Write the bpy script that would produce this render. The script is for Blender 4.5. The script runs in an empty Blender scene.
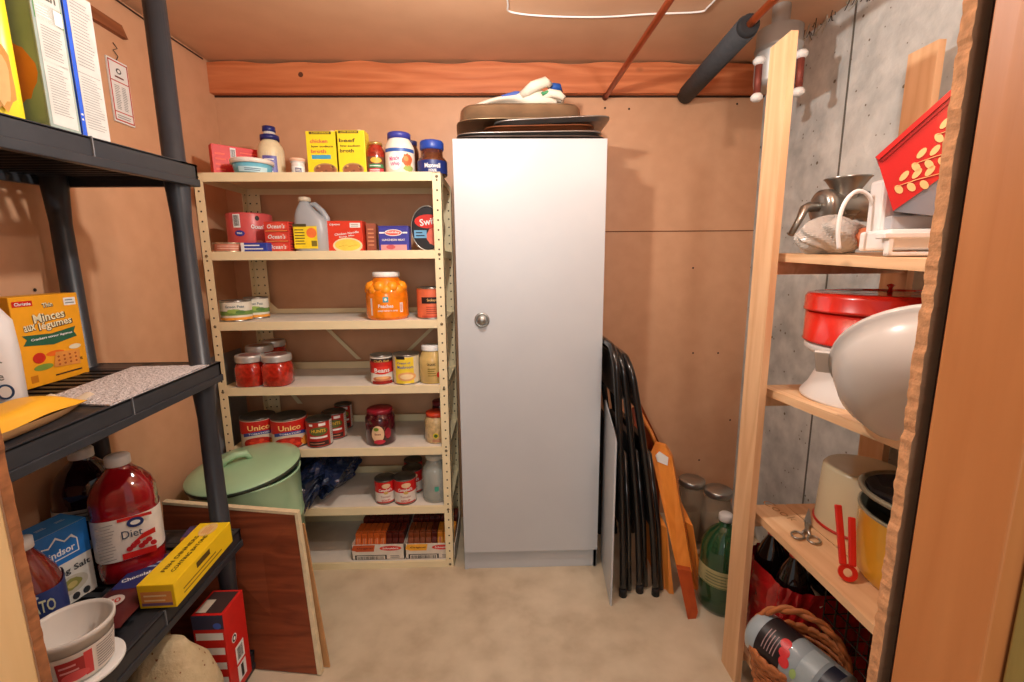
import bpy, bmesh, math, random
from mathutils import Vector, Matrix
R = math.radians
random.seed(7)
S = bpy.context.scene
COL = S.collection
# ---------------------------------------------------------------- camera
H = 1.352; F = 455.0; PITCH = R(9.73); YAW = R(1.4); ROLL = R(0.5)
fw = Vector((math.sin(YAW)*math.cos(PITCH), math.cos(YAW)*math.cos(PITCH), -math.sin(PITCH)))
r0 = Vector((math.cos(YAW), -math.sin(YAW), 0)); u0 = r0.cross(fw)
rt = (r0*math.cos(ROLL) - u0*math.sin(ROLL)).normalized(); up = rt.cross(fw)
cd = bpy.data.cameras.new('camera'); cam = bpy.data.objects.new('camera', cd); COL.objects.link(cam)
cd.lens = F/1024*36; cd.sensor_width = 36; cd.clip_start = 0.02
cam.matrix_world = Matrix(((rt.x, up.x, -fw.x, 0), (rt.y, up.y, -fw.y, 0), (rt.z, up.z, -fw.z, H), (0, 0, 0, 1)))
S.camera = cam
EYE = Vector((0, 0, H))
def ray(px, py): return fw*F + rt*(px-512) - up*(py-341)
def ay(px, py, Y): d = ray(px, py); return EYE + d*(Y/d.y)
def ax(px, py, X): d = ray(px, py); return EYE + d*(X/d.x)
def az(px, py, Z): d = ray(px, py); return EYE + d*((Z-H)/d.z)
# ---------------------------------------------------------------- world, lights, exposure
w = bpy.data.worlds.new('world'); S.world = w; w.use_nodes = True
w.node_tree.nodes['Background'].inputs[0].default_value = (1.0, 0.97, 0.93, 1)
w.node_tree.nodes['Background'].inputs[1].default_value = 0.34
S.view_settings.view_transform = 'Standard'; S.view_settings.look = 'None'
S.view_settings.gamma = 1; S.view_settings.use_curve_mapping = False
S.view_settings.exposure = 0.2
def lamp(name, kind, loc, energy, col, size=.05, rot=None):
    l = bpy.data.lights.new(name, kind); l.energy = energy; l.color = col
    if kind == 'AREA': l.size = size
    else: l.shadow_soft_size = size
    o = bpy.data.objects.new(name, l); COL.objects.link(o); o.location = loc
    if rot: o.rotation_euler = rot
    return o
lamp('pantry_bulb', 'POINT', (-.1, 1.15, 1.98), 25, (1, .96, .9), .025)
lamp('rack_bulb', 'POINT', (.60, .62, 2.0), 11, (1, .97, .92), .03)
lamp('ambient_fill', 'AREA', (0.0, -.9, 1.5), 9, (1, .97, .93), .7, (R(98), 0, 0))  # unseen area fill added behind the camera for soft ambient light
# ---------------------------------------------------------------- materials
def lin(c):
    return tuple(((v/255/12.92) if v/255 <= .04045 else ((v/255+.055)/1.055)**2.4) for v in c)
_M = {}
def mat(c, rough=.5, metal=0., var=.08, scale=30, bump=0., alpha=None, trans=0., ior=1.45, coat=0., name=None):
    key = (tuple(c), rough, metal, var, scale, bump, alpha, trans, coat)
    if key in _M: return _M[key]
    m = bpy.data.materials.new(name or 'mat_%d_%d_%d' % tuple(c)); m.use_nodes = True
    nt = m.node_tree; b = nt.nodes['Principled BSDF']
    n = nt.nodes.new('ShaderNodeTexNoise'); n.inputs['Scale'].default_value = scale; n.inputs['Detail'].default_value = 3
    tc = nt.nodes.new('ShaderNodeTexCoord'); nt.links.new(tc.outputs['Object'], n.inputs['Vector'])
    rp = nt.nodes.new('ShaderNodeMapRange'); rp.inputs[1].default_value = .3; rp.inputs[2].default_value = .7
    rp.inputs[3].default_value = 1-var; rp.inputs[4].default_value = 1+var
    nt.links.new(n.outputs['Fac'], rp.inputs[0])
    mx = nt.nodes.new('ShaderNodeVectorMath'); mx.operation = 'SCALE'; mx.inputs[0].default_value = lin(c)
    nt.links.new(rp.outputs[0], mx.inputs['Scale']); nt.links.new(mx.outputs[0], b.inputs['Base Color'])
    b.inputs['Roughness'].default_value = rough; b.inputs['Metallic'].default_value = metal
    b.inputs['Transmission Weight'].default_value = trans; b.inputs['IOR'].default_value = ior
    b.inputs['Coat Weight'].default_value = coat
    if alpha is not None: b.inputs['Alpha'].default_value = alpha
    if bump:
        bp = nt.nodes.new('ShaderNodeBump'); bp.inputs['Strength'].default_value = bump; bp.inputs['Distance'].default_value = .01
        nt.links.new(n.outputs['Fac'], bp.inputs['Height']); nt.links.new(bp.outputs[0], b.inputs['Normal'])
    _M[key] = m; return m
def wood(name, c1, c2, axis='z', scale=9, rough=.55, knots=True, stretch=.09):
    m = bpy.data.materials.new(name); m.use_nodes = True; nt = m.node_tree; b = nt.nodes['Principled BSDF']
    tc = nt.nodes.new('ShaderNodeTexCoord'); mp = nt.nodes.new('ShaderNodeMapping')
    nt.links.new(tc.outputs['Object'], mp.inputs[0])
    sc = {'x': (stretch, 1, 1), 'y': (1, stretch, 1), 'z': (1, 1, stretch)}[axis]; mp.inputs['Scale'].default_value = sc
    n = nt.nodes.new('ShaderNodeTexNoise'); n.inputs['Scale'].default_value = scale*1.3; n.inputs['Detail'].default_value = 2
    nt.links.new(mp.outputs[0], n.inputs['Vector'])
    mu = nt.nodes.new('ShaderNodeMath'); mu.operation = 'MULTIPLY'; mu.inputs[1].default_value = 14
    nt.links.new(n.outputs['Fac'], mu.inputs[0])
    fr = nt.nodes.new('ShaderNodeMath'); fr.operation = 'PINGPONG'; fr.inputs[1].default_value = 1; nt.links.new(mu.outputs[0], fr.inputs[0])
    n2 = nt.nodes.new('ShaderNodeTexNoise'); n2.inputs['Scale'].default_value = scale*16; nt.links.new(mp.outputs[0], n2.inputs['Vector'])
    av = nt.nodes.new('ShaderNodeMath'); av.operation = 'MULTIPLY_ADD'; av.inputs[1].default_value = .6; nt.links.new(fr.outputs[0], av.inputs[0])
    h = nt.nodes.new('ShaderNodeMath'); h.operation = 'MULTIPLY'; h.inputs[1].default_value = .5; nt.links.new(n2.outputs['Fac'], h.inputs[0])
    nt.links.new(h.outputs[0], av.inputs[2])
    cr = nt.nodes.new('ShaderNodeValToRGB'); cr.color_ramp.elements[0].color = (*lin(c1), 1); cr.color_ramp.elements[1].color = (*lin(c2), 1)
    nt.links.new(av.outputs[0], cr.inputs[0]); out = cr.outputs[0]
    if knots:
        v = nt.nodes.new('ShaderNodeTexVoronoi'); v.inputs['Scale'].default_value = 5.0
        m2 = nt.nodes.new('ShaderNodeMapping'); s2 = {'x': (.6, 1, 1), 'y': (1, .6, 1), 'z': (1, 1, .6)}[axis]; m2.inputs['Scale'].default_value = s2
        nt.links.new(tc.outputs['Object'], m2.inputs[0]); nt.links.new(m2.outputs[0], v.inputs['Vector'])
        k = nt.nodes.new('ShaderNodeMapRange'); k.inputs[1].default_value = .03; k.inputs[2].default_value = .09; k.inputs[3].default_value = 1; k.inputs[4].default_value = 0
        nt.links.new(v.outputs['Distance'], k.inputs[0])
        mx = nt.nodes.new('ShaderNodeMix'); mx.data_type = 'RGBA'; nt.links.new(k.outputs[0], mx.inputs[0]); nt.links.new(out, mx.inputs[6])
        mx.inputs[7].default_value = (*[q*.35 for q in lin(c2)], 1); out = mx.outputs[2]
    nt.links.new(out, b.inputs['Base Color']); b.inputs['Roughness'].default_value = rough
    bp = nt.nodes.new('ShaderNodeBump'); bp.inputs['Strength'].default_value = .15; bp.inputs['Distance'].default_value = .004
    nt.links.new(av.outputs[0], bp.inputs['Height']); nt.links.new(bp.outputs[0], b.inputs['Normal'])
    return m
def blotch(name, c1, c2, s1=1.2, s2=9, rough=.6, bump=.1, spots=None, spot_scale=30, spot_t=.12, c3=None):
    m = bpy.data.materials.new(name); m.use_nodes = True; nt = m.node_tree; b = nt.nodes['Principled BSDF']
    tc = nt.nodes.new('ShaderNodeTexCoord')
    n = nt.nodes.new('ShaderNodeTexNoise'); n.inputs['Scale'].default_value = s1; n.inputs['Detail'].default_value = 5; nt.links.new(tc.outputs['Object'], n.inputs['Vector'])
    n2 = nt.nodes.new('ShaderNodeTexNoise'); n2.inputs['Scale'].default_value = s2; n2.inputs['Detail'].default_value = 8; nt.links.new(tc.outputs['Object'], n2.inputs['Vector'])
    a = nt.nodes.new('ShaderNodeMath'); a.operation = 'ADD'; nt.links.new(n.outputs['Fac'], a.inputs[0]); nt.links.new(n2.outputs['Fac'], a.inputs[1])
    k = nt.nodes.new('ShaderNodeMapRange'); k.inputs[1].default_value = .75; k.inputs[2].default_value = 1.25; nt.links.new(a.outputs[0], k.inputs[0])
    cr = nt.nodes.new('ShaderNodeValToRGB'); cr.color_ramp.elements[0].color = (*lin(c1), 1); cr.color_ramp.elements[1].color = (*lin(c2), 1)
    if c3: e = cr.color_ramp.elements.new(.5); e.color = (*lin(c3), 1)
    nt.links.new(k.outputs[0], cr.inputs[0]); out = cr.outputs[0]
    if spots:
        v = nt.nodes.new('ShaderNodeTexVoronoi'); v.inputs['Scale'].default_value = spot_scale; nt.links.new(tc.outputs['Object'], v.inputs['Vector'])
        vm = nt.nodes.new('ShaderNodeMath'); vm.operation = 'MULTIPLY_ADD'; vm.inputs[1].default_value = 1.; vm.inputs[2].default_value = 0
        nt.links.new(v.outputs['Distance'], vm.inputs[0])
        sm = nt.nodes.new('ShaderNodeMath'); sm.operation = 'ADD'; nt.links.new(vm.outputs[0], sm.inputs[0]); nt.links.new(n2.outputs['Fac'], sm.inputs[1])
        q = nt.nodes.new('ShaderNodeMapRange'); q.inputs[1].default_value = .4+spot_t; q.inputs[2].default_value = .45+spot_t; q.inputs[3].default_value = 1; q.inputs[4].default_value = 0
        nt.links.new(sm.outputs[0], q.inputs[0])
        mx = nt.nodes.new('ShaderNodeMix'); mx.data_type = 'RGBA'; nt.links.new(q.outputs[0], mx.inputs[0]); nt.links.new(out, mx.inputs[6])
        mx.inputs[7].default_value = (*lin(spots), 1); out = mx.outputs[2]
    nt.links.new(out, b.inputs['Base Color']); b.inputs['Roughness'].default_value = rough
    bp = nt.nodes.new('ShaderNodeBump'); bp.inputs['Strength'].default_value = bump; bp.inputs['Distance'].default_value = .02
    nt.links.new(n2.outputs['Fac'], bp.inputs['Height']); nt.links.new(bp.outputs[0], b.inputs['Normal'])
    return m
WALL = blotch('drywall', (205, 156, 119), (214, 165, 128), 1.5, 14, .42, .03)
CEIL = blotch('ceiling_board', (208, 164, 130), (218, 174, 139), 1.2, 8, .45, .03)
FLOOR = blotch('concrete_floor', (178, 160, 134), (212, 197, 172), 1.6, 7, .42, .06, c3=(200, 184, 158))
CONC = blotch('concrete_wall', (172, 176, 174), (222, 223, 218), 2.2, 12, .8, .5, spots=(112, 102, 84), spot_scale=34, spot_t=.13)
PINE = wood('pine', (214, 164, 118), (236, 194, 150), 'z', 7)
PINEY = wood('pine_shelf', (214, 166, 120), (238, 198, 154), 'y', 8)
BEAMW = wood('beam_wood', (184, 96, 52), (216, 132, 84), 'x', 7, .5)
STUDW = wood('stud_wood', (190, 116, 62), (204, 130, 74), 'z', 6, .5, knots=False)
LIGHTST = wood('light_stud', (214, 172, 116), (226, 186, 132), 'z', 6, .5, knots=False)
GREENST = wood('treated_stud', (150, 128, 62), (172, 150, 84), 'z', 9, .6)
PLYRED = wood('red_plywood', (104, 46, 24), (150, 76, 44), 'x', 8, .5, knots=False)
ORANGEW = wood('orange_wood', (216, 124, 44), (236, 148, 62), 'z', 8, .4, knots=False)
ORANGED = wood('dark_orange_wood', (158, 62, 24), (184, 82, 34), 'z', 8, .45, knots=False)
CREAM = mat((232, 216, 176), .45, 0, .03, 12); HOLE = mat((45, 35, 25), .8)
PAPERW = mat((222, 214, 202), .7, 0, .06, 14)
WHITE = mat((236, 236, 232), .4, 0, .03); BLACK = mat((24, 24, 26), .4, 0, .1)
WHT = mat((235, 235, 232), .55, 0, .02); BLK = mat((28, 26, 26), .6); TIN = mat((170, 168, 162), .3, .9, .08)
TIND = mat((120, 118, 114), .35, .9, .1); RED = mat((206, 32, 28), .4, 0, .05); YEL = mat((244, 206, 40), .5, 0, .04)
CABW = blotch('cabinet_white', (186, 189, 193), (191, 194, 197), 2, 5, .35, .0)
# ---------------------------------------------------------------- mesh builder
class B:
    def __init__(s): s.bm = bmesh.new(); s.m = []
    def mi(s, m):
        if m not in s.m: s.m.append(m)
        return s.m.index(m)
    def face(s, vs, m, smooth=False):
        try: f = s.bm.faces.new(vs)
        except ValueError: return None
        f.material_index = s.mi(m); f.smooth = smooth; return f
    def poly(s, pts, m):
        return s.face([s.bm.verts.new(Vector(p)) for p in pts], m)
    def box(s, a, b, m, bev=0., M=None):
        x0, y0, z0 = a; x1, y1, z1 = b
        n0 = set(s.bm.verts); v = [s.bm.verts.new(p) for p in ((x0,y0,z0),(x1,y0,z0),(x1,y1,z0),(x0,y1,z0),(x0,y0,z1),(x1,y0,z1),(x1,y1,z1),(x0,y1,z1))]
        fs = [s.face([v[i] for i in q], m) for q in ((3,2,1,0),(4,5,6,7),(0,1,5,4),(1,2,6,5),(2,3,7,6),(3,0,4,7))]
        if bev:
            es = list({e for f in fs for e in f.edges})
            bmesh.ops.bevel(s.bm, geom=es, offset=bev, segments=2, affect='EDGES', profile=.5)
        if M is not None:
            for q in s.bm.verts:
                if q not in n0: q.co = M @ q.co
        return s
    def hexa(s, p, m):   # 8 corner points: bottom 4 then top 4 (same winding)
        v = [s.bm.verts.new(Vector(q)) for q in p]
        for q in ((3,2,1,0),(4,5,6,7),(0,1,5,4),(1,2,6,5),(2,3,7,6),(3,0,4,7)): s.face([v[i] for i in q], m)
        return s
    def lathe(s, prof, m, seg=32, M=None, c=(0, 0), smooth=True, sx=1, sy=1):
        M = M or Matrix.Identity(4); prev = None
        for i, pr in enumerate(prof):
            r, z = pr[0], pr[1]
            mm = m[min(i, len(m)-1)-0] if isinstance(m, list) else m
            if r < 1e-6: ring = [s.bm.verts.new(M @ Vector((c[0], c[1], z)))]
            else: ring = [s.bm.verts.new(M @ Vector((c[0]+r*sx*math.cos(2*math.pi*k/seg), c[1]+r*sy*math.sin(2*math.pi*k/seg), z))) for k in range(seg)]
            if prev:
                mm = m[min(i-1, len(m)-1)] if isinstance(m, list) else m
                for k in range(seg):
                    k2 = (k+1) % seg
                    if len(prev) == 1 and len(ring) == 1: break
                    if len(prev) == 1: s.face([prev[0], ring[k], ring[k2]][::-1], mm, smooth)
                    elif len(ring) == 1: s.face([prev[k], prev[k2], ring[0]], mm, smooth)
                    else: s.face([prev[k], prev[k2], ring[k2], ring[k]], mm, smooth)
            prev = ring
        return s
    def tube(s, pts, r, m, seg=8, closed=False):
        P = [Vector(p) for p in pts]; n = len(P); rings = []; nrm = None
        for i, p in enumerate(P):
            if closed: t = (P[(i+1) % n]-P[i-1]).normalized()
            else: t = (P[min(i+1, n-1)]-P[max(i-1, 0)]).normalized()
            if nrm is None:
                nrm = t.orthogonal().normalized()
            nrm = (nrm - t*nrm.dot(t)).normalized(); bi = t.cross(nrm)
            rr = r[i] if isinstance(r, (list, tuple)) else r
            rings.append([s.bm.verts.new(p + (nrm*math.cos(2*math.pi*k/seg)+bi*math.sin(2*math.pi*k/seg))*rr) for k in range(seg)])
        for i in range(n if closed else n-1):
            a, b = rings[i], rings[(i+1) % n]
            for k in range(seg): s.face([a[k], a[(k+1) % seg], b[(k+1) % seg], b[k]], m, True)
        if not closed: s.face(rings[0][::-1], m); s.face(rings[-1], m)
        return s
    def prism(s, pts, d, m, m2=None):   # planar polygon (3D points) extruded by vector d
        d = Vector(d); a = [s.bm.verts.new(Vector(p)) for p in pts]; b = [s.bm.verts.new(Vector(p)+d) for p in pts]
        s.face(a, m); s.face(b[::-1], m); n = len(a)
        for k in range(n): s.face([a[k], b[k], b[(k+1) % n], a[(k+1) % n]], m2 or m)
        return s
    def grid(s, fn, nu, nv, m, smooth=True, closeu=False):
        V = [[s.bm.verts.new(Vector(fn(i/nu, j/nv))) for j in range(nv+1)] for i in range(nu if closeu else nu+1)]
        for i in range(nu):
            for j in range(nv):
                i2 = (i+1) % nu if closeu else i+1
                s.face([V[i][j], V[i2][j], V[i2][j+1], V[i][j+1]], m, smooth)
        return s
    # ---- flat decoration mapped on a surface
    def rect(s, mp, u0, u1, v0, v1, m, off=.0006, n=None):
        n = n or max(1, int(abs(u1-u0)/.006) if mp.curved else 1)
        a = [(s.bm.verts.new(mp(u0+(u1-u0)*k/n, v0, off)), s.bm.verts.new(mp(u0+(u1-u0)*k/n, v1, off))) for k in range(n+1)]
        for k in range(n): s.face([a[k][0], a[k+1][0], a[k+1][1], a[k][1]], m, mp.curved)
        return s
    def ell(s, mp, uc, vc, ru, rv, m, off=.0009, n=20, a0=0, wob=0):
        rings = 3 if mp.curved else 1; prev = [s.bm.verts.new(mp(uc, vc, off))]
        for q in range(1, rings+1):
            t = q/rings
            cur = [s.bm.verts.new(mp(uc+ru*t*(1+wob*math.sin(5*k+uc*99))*math.cos(a0+2*math.pi*k/n), vc+rv*t*(1+wob*math.sin(3*k))*math.sin(a0+2*math.pi*k/n), off)) for k in range(n)]
            for k in range(n):
                if len(prev) == 1: s.face([prev[0], cur[k], cur[(k+1) % n]], m)
                else: s.face([prev[k], cur[k], cur[(k+1) % n], prev[(k+1) % n]], m)
            prev = cur
        return s
    def pol(s, mp, pts, m, off=.0008):
        return s.poly([mp(u, v, off) for u, v in pts], m)
    def text(s, mp, st, uc, vc, h, m, off=.0012, w=None, bold=.02, rot=0., shear=0.):
        me = textmesh(st, bold, shear)
        xs = [v.co.x for v in me.vertices]; ys = [v.co.y for v in me.vertices]
        if not xs: return s
        cx = (min(xs)+max(xs))/2; cy = (min(ys)+max(ys))/2; W = max(xs)-min(xs); Hh = max(ys)-min(ys)
        k = h/Hh; kx = (w/W) if w else k
        t = bmesh.new(); t.from_mesh(me)
        for v in t.verts: v.co = Vector(((v.co.x-cx)*kx, (v.co.y-cy)*k, 0))
        if mp.curved:
            x = -W*kx/2+.004
            while x < W*kx/2:
                bmesh.ops.bisect_plane(t, geom=t.verts[:]+t.edges[:]+t.faces[:], plane_co=(x, 0, 0), plane_no=(1, 0, 0)); x += .005
        c, sn = math.cos(rot), math.sin(rot)
        mpv = {v: s.bm.verts.new(mp(uc+v.co.x*c-v.co.y*sn, vc+v.co.x*sn+v.co.y*c, off)) for v in t.verts}
        for f in t.faces: s.face([mpv[v] for v in f.verts], m)
        t.free(); return s
    def lines(s, mp, u0, u1, v0, v1, n, m, off=.0008, t=.35):
        for i in range(n):
            v = v1-(v1-v0)*(i+.5)/n; d = (v1-v0)/n*t/2
            s.rect(mp, u0, u0+(u1-u0)*(.72+.28*random.random()), v-d, v+d, m, off)
        return s
    def bars(s, mp, u0, u1, v0, v1, m, n=14, off=.0009):
        for i in range(n):
            u = u0+(u1-u0)*i/n; s.rect(mp, u, u+(u1-u0)/n*(.3+.4*random.random()), v0, v1, m, off, 1)
        return s
    def done(s, name, parent=None, loc=None, rot=None, kind=None, flip=True):
        if flip: bmesh.ops.recalc_face_normals(s.bm, faces=s.bm.faces[:])
        me = bpy.data.meshes.new(name); s.bm.to_mesh(me); s.bm.free()
        for m in s.m: me.materials.append(m)
        o = bpy.data.objects.new(name, me); COL.objects.link(o)
        if loc is not None: o.location = loc
        if rot is not None: o.rotation_euler = rot
        if parent is not None: o.parent = parent
        if kind: o['kind'] = kind
        return o
def smooth(P, n=5):
    P = [Vector(p) for p in P]; o = []
    for i in range(len(P)-1):
        a, b_, c, d = P[max(i-1, 0)], P[i], P[i+1], P[min(i+2, len(P)-1)]
        for k in range(n):
            t = k/n; o.append(.5*((2*b_)+(c-a)*t+(2*a-5*b_+4*c-d)*t*t+(3*b_-a-3*c+d)*t**3))
    return o+[P[-1]]
_T = {}
def textmesh(st, bold, shear):
    k = (st, bold, shear)
    if k in _T: return _T[k]
    cu = bpy.data.curves.new('t', 'FONT'); cu.body = st; cu.offset = bold; cu.resolution_u = 2; cu.shear = shear
    o = bpy.data.objects.new('t', cu); COL.objects.link(o); bpy.context.view_layer.update()
    me = bpy.data.meshes.new_from_object(o.evaluated_get(bpy.context.evaluated_depsgraph_get()))
    bpy.data.objects.remove(o); bpy.data.curves.remove(cu); _T[k] = me; return me
class flat:
    curved = False
    def __init__(s, o, U=(1, 0, 0), V=(0, 0, 1)):
        s.o = Vector(o); s.U = Vector(U).normalized(); s.V = Vector(V).normalized(); s.N = s.U.cross(s.V)
    def __call__(s, u, v, off=0): return s.o+s.U*u+s.V*v+s.N*off
class cyl:
    curved = True
    def __init__(s, r, a0=-90, c=(0, 0), z=0, r2=None, h=1): s.r = r; s.a = R(a0); s.c = c; s.z = z; s.k = ((r2-r)/h if r2 else 0)
    def __call__(s, u, v, off=0):
        a = s.a+u/s.r; q = s.r+off+s.k*v
        return Vector((s.c[0]+q*math.cos(a), s.c[1]+q*math.sin(a), s.z+v))
def tag(o, label, cat, group=None, kind=None):
    o['label'] = label; o['category'] = cat
    if group: o['group'] = group
    if kind: o['kind'] = kind
    return o
def thing(name, loc, label, cat, rz=0, group=None, rot=None):
    o = bpy.data.objects.new(name, None); o.empty_display_size = .05; COL.objects.link(o)
    o.location = loc; o.rotation_euler = rot if rot else (0, 0, rz); return tag(o, label, cat, group)
# ================================================================ ROOM
XL, XR, YB, ZC = -1.29, 1.25, 2.27, 2.25
b = B(); b.box((XL-.1, -1.6, -.1), (XR+.1, YB+.1, 0), FLOOR); b.done('floor', kind='structure')
b = B(); b.box((XL-.1, .3, ZC), (XR+.1, YB+.1, ZC+.1), CEIL); b.done('ceiling', kind='structure')
b = B(); b.box((XL-.1, YB, 0), (XR+.1, YB+.1, ZC), WALL)
fm = flat((0, YB, 0))
for px, py in ((605, 108), (629, 109), (737, 104), (612, 348), (693, 353), (718, 353), (693, 268), (699, 460), (730, 420), (470, 330)):
    p = ay(px, py, YB); b.ell(fm, p.x, p.z, .005, .005, HOLE, .001, 8)
b.done('wall_back', kind='structure')
b = B(); b.box((.42, YB-.003, 1.497), (XR, YB+.001, 1.501), mat((120, 72, 44), .8)); b.done('trim_1', kind='structure')
b = B(); b.box((XL-.1, .3, 0), (XL, YB, ZC), WALL)
wm = flat((XL+.0125, 0, 0), (0, 1, 0))
for px, py in ((168, 194), (186, 300), (150, 76), (30, 290), (191, 352), (84, 60)):
    p = ax(px, py, XL); b.ell(wm, p.y, p.z, .005, .005, HOLE, .001, 8)
b.done('wall_left', kind='structure')
# drywall sheet overlapping the left wall, its rough edge facing the back of the room
b = B()
def edge(u, v): return (XL+.012, 1.87+.008*math.sin(v*31)+.006*math.sin(v*83), .02+v*2.2)
b.grid(lambda u, v: (XL+.012, .5+(edge(0, v)[1]-.5)*u, .02+v*2.2), 1, 80, WALL)
b.grid(lambda u, v: (XL+.012-.012*u, edge(0, v)[1], .02+v*2.2), 1, 80, mat((222, 150, 96), .8, 0, .2, 60))
b.done('trim_2', kind='structure')
b = B(); b.box((XL-.002, 1.885, 0), (XL+.006, 2.24, .95), mat((150, 150, 152), .7, 0, .08, 8)); b.done('trim_3', kind='structure')
b = B(); b.box((XR, .3, 0), (XR+.1, YB, ZC), CONC)
b.done('wall_right', kind='structure')
b = B()   # seam between the form boards cast in the concrete
for y in (1.72, 1.15, 2.2): b.box((XR-.003, y, 0), (XR+.001, y+.006, ZC), mat((104, 100, 92), .9))
b.done('trim_4', kind='structure')
# beam under the ceiling at the back
b = B()
def beamtop(x): return ZC-.004-.008*abs(math.sin(x*5))-.004*math.sin(x*23)
b.grid(lambda u, v: (XL+(XR-XL)*u, YB-.04, 2.115+(beamtop(XL+(XR-XL)*u)-2.115)*v), 60, 1, BEAMW, False)
b.grid(lambda u, v: (XL+(XR-XL)*u, YB-.04+.04*v, 2.115), 60, 1, BEAMW, False)
b.grid(lambda u, v: (XL+(XR-XL)*u, YB-.04+.04*v, beamtop(XL+(XR-XL)*u)), 60, 1, mat((215, 175, 125), .8), False)
b.ell(flat((-.88, YB-.04, 2.19)), 0, 0, .011, .011, mat((96, 52, 30), .8), .001)
b.done('trim_5', kind='structure')
b = B(); b.box((XL, YB-.006, 2.108), (XR, YB, 2.115), mat((60, 36, 22), .9)); b.done('trim_6', kind='structure')
# front wall with the doorway the camera looks through
DL, DR = -.53, .446
b = B(); b.box((XL, .459, 0), (DL, .470, ZC), WALL); b.box((XL, .37, 0), (DL-.04, .459, ZC), WALL)
b.box((DR+.08, .37, 0), (XR, .459, ZC), WALL); b.box((XL, .37, 2.04), (XR, .469, ZC), WALL); b.done('wall_front', kind='structure')
b = B()   # rough edged panel on the pantry side of the right jamb
rm = mat((206, 146, 100), .9, 0, .25, 70, .4)
from mathutils import noise
def rough(v, a): return .004*noise.noise(Vector((v*60, a*7, 0)))+.005*noise.noise(Vector((v*190, a*7, 3)))
b.grid(lambda u, v: (DR+rough(v, 0)*.4, .458+.014*u+rough(v, 1)*.3*u, v*2.04), 3, 420, rm, False)
b.grid(lambda u, v: (DR+rough(v, 0)*.4*(1-u)+(XR-DR)*u, .472+rough(v, 1)*.3*(1-u), v*2.04), 1, 420, WALL, False)
b.done('trim_7', kind='structure')
b = B(); b.box((DR+.004, .36, 0), (DR+.044, .446, 2.04), STUDW, .002); b.done('trim_8', kind='structure')
b = B(); b.box((DR+.014, .446, 0), (DR+.06, .457, 2.04), mat((60, 34, 22), .9)); b.done('trim_9', kind='structure')
b = B(); b.box((DR+.022, .25, 0), (DR+.062, .357, 2.04), GREENST, .002); b.done('trim_10', kind='structure')
b = B(); b.box((DL-.04, .37, 0), (DL, .459, 2.04), LIGHTST, .002); b.done('trim_11', kind='structure')
b = B(); b.grid(lambda u, v: (DL+.001+rough(v, 0)*.25, .459+.012*u, v*2.04), 1, 400, mat((150, 92, 52), .9, 0, .3, 60), False); b.done('trim_12', kind='structure')
# ================================================================ ceiling services
b = B(); b.tube([(.499, YB+.01, 2.108), (.505, 1.9, 2.112), (.512, 1.5, 2.114), (.53, .5, 2.118)], .0115, mat((170, 84, 48), .35, .8, .2, 8), 12)
b.tube([(.499, YB-.02, 2.108), (.499, YB+.01, 2.108)], .014, mat((90, 44, 26), .5, .5), 12)
tag(b.done('copper_pipe'), 'bare copper pipe running across the ceiling into the back wall above the white cabinet', 'pipe')
t = thing('insulated_pipe', (.87, YB, 2.112), 'copper pipe near the right wall wearing a dark grey foam sleeve', 'pipe')
b = B(); b.tube([(0, .01, 0), (-.04, -.67, .008), (-.06, -1.7, .01)], .0125, mat((176, 92, 52), .35, .8, .2, 8), 12); b.done('copper_tube', t)
b = B(); fo = mat((62, 64, 68), .85, 0, .1, 60, .2)
b.tube([(0, -.02, 0), (-.018, -.3, .003), (-.037, -.62, .0075)], .038, fo, 20); b.tube([(-.0365, -.61, .0075), (-.038, -.642, .0078)], [.037, .032], mat((40, 41, 44), .9), 20)
b.done('foam_sleeve', t)
pts = [az(*p, ZC-.006) for p in ((506, -14), (508, 4), (511, 12), (545, 16), (600, 17), (650, 14), (698, 12), (708, 7), (722, -8))]
b = B(); b.tube(smooth(pts), .0035, WHT, 6); tag(b.done('ceiling_cable'), 'thin white electrical cable stapled to the ceiling', 'cable')
# ragged dark fluff where ceiling meets concrete, and duct collar
t = thing('metal_duct', (1.02, 1.78, 2.0), 'round galvanized metal duct end with white knobs behind the top of the wooden post', 'duct')
b = B(); b.lathe([(0, -.02), (.072, -.02), (.075, 0), (.075, .1), (.079, .104), (.079, .112), (.075, .116), (.075, .17), (.06, .175), (.03, .176), (.03, .25)], mat((178, 178, 176), .4, .5, .05, 8), 28); b.done('collar', t)
for x, y in ((-.078, -.02), (.04, -.075)): b = B(); b.tube([(x, y, .06), (x, y, -.06)], .012, mat((128, 62, 50), .5, .3), 10); b.done('bracket', t)
for x, y, z in ((-.078, -.02, .06), (-.078, -.02, -.062), (.04, -.075, .06), (.04, -.075, -.062)):
    b = B(); b.lathe([(0, -.014), (.012, -.013), (.02, -.006), (.021, .004), (.014, .013), (0, .014)], WHT, 14); b.done('knob', t, (x, y, z))
b = B()
for i in range(70):
    y = 1.35+.62*random.random(); x = XR-.004-.05*random.random()
    p = Vector((x, y, ZC-.004)); q = p+Vector((random.uniform(-.02, .01), random.uniform(-.03, .03), -random.uniform(.01, .06)))
    b.tube([p, (p+q)/2+Vector((.004, .006, -.004)), q], .0015, mat((58, 48, 38) if i % 3 else (176, 168, 150), .9), 4)
tag(b.done('fibre_shreds'), 'dark ragged insulation fibres hanging along the top of the concrete wall', 'insulation', kind='stuff')
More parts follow.
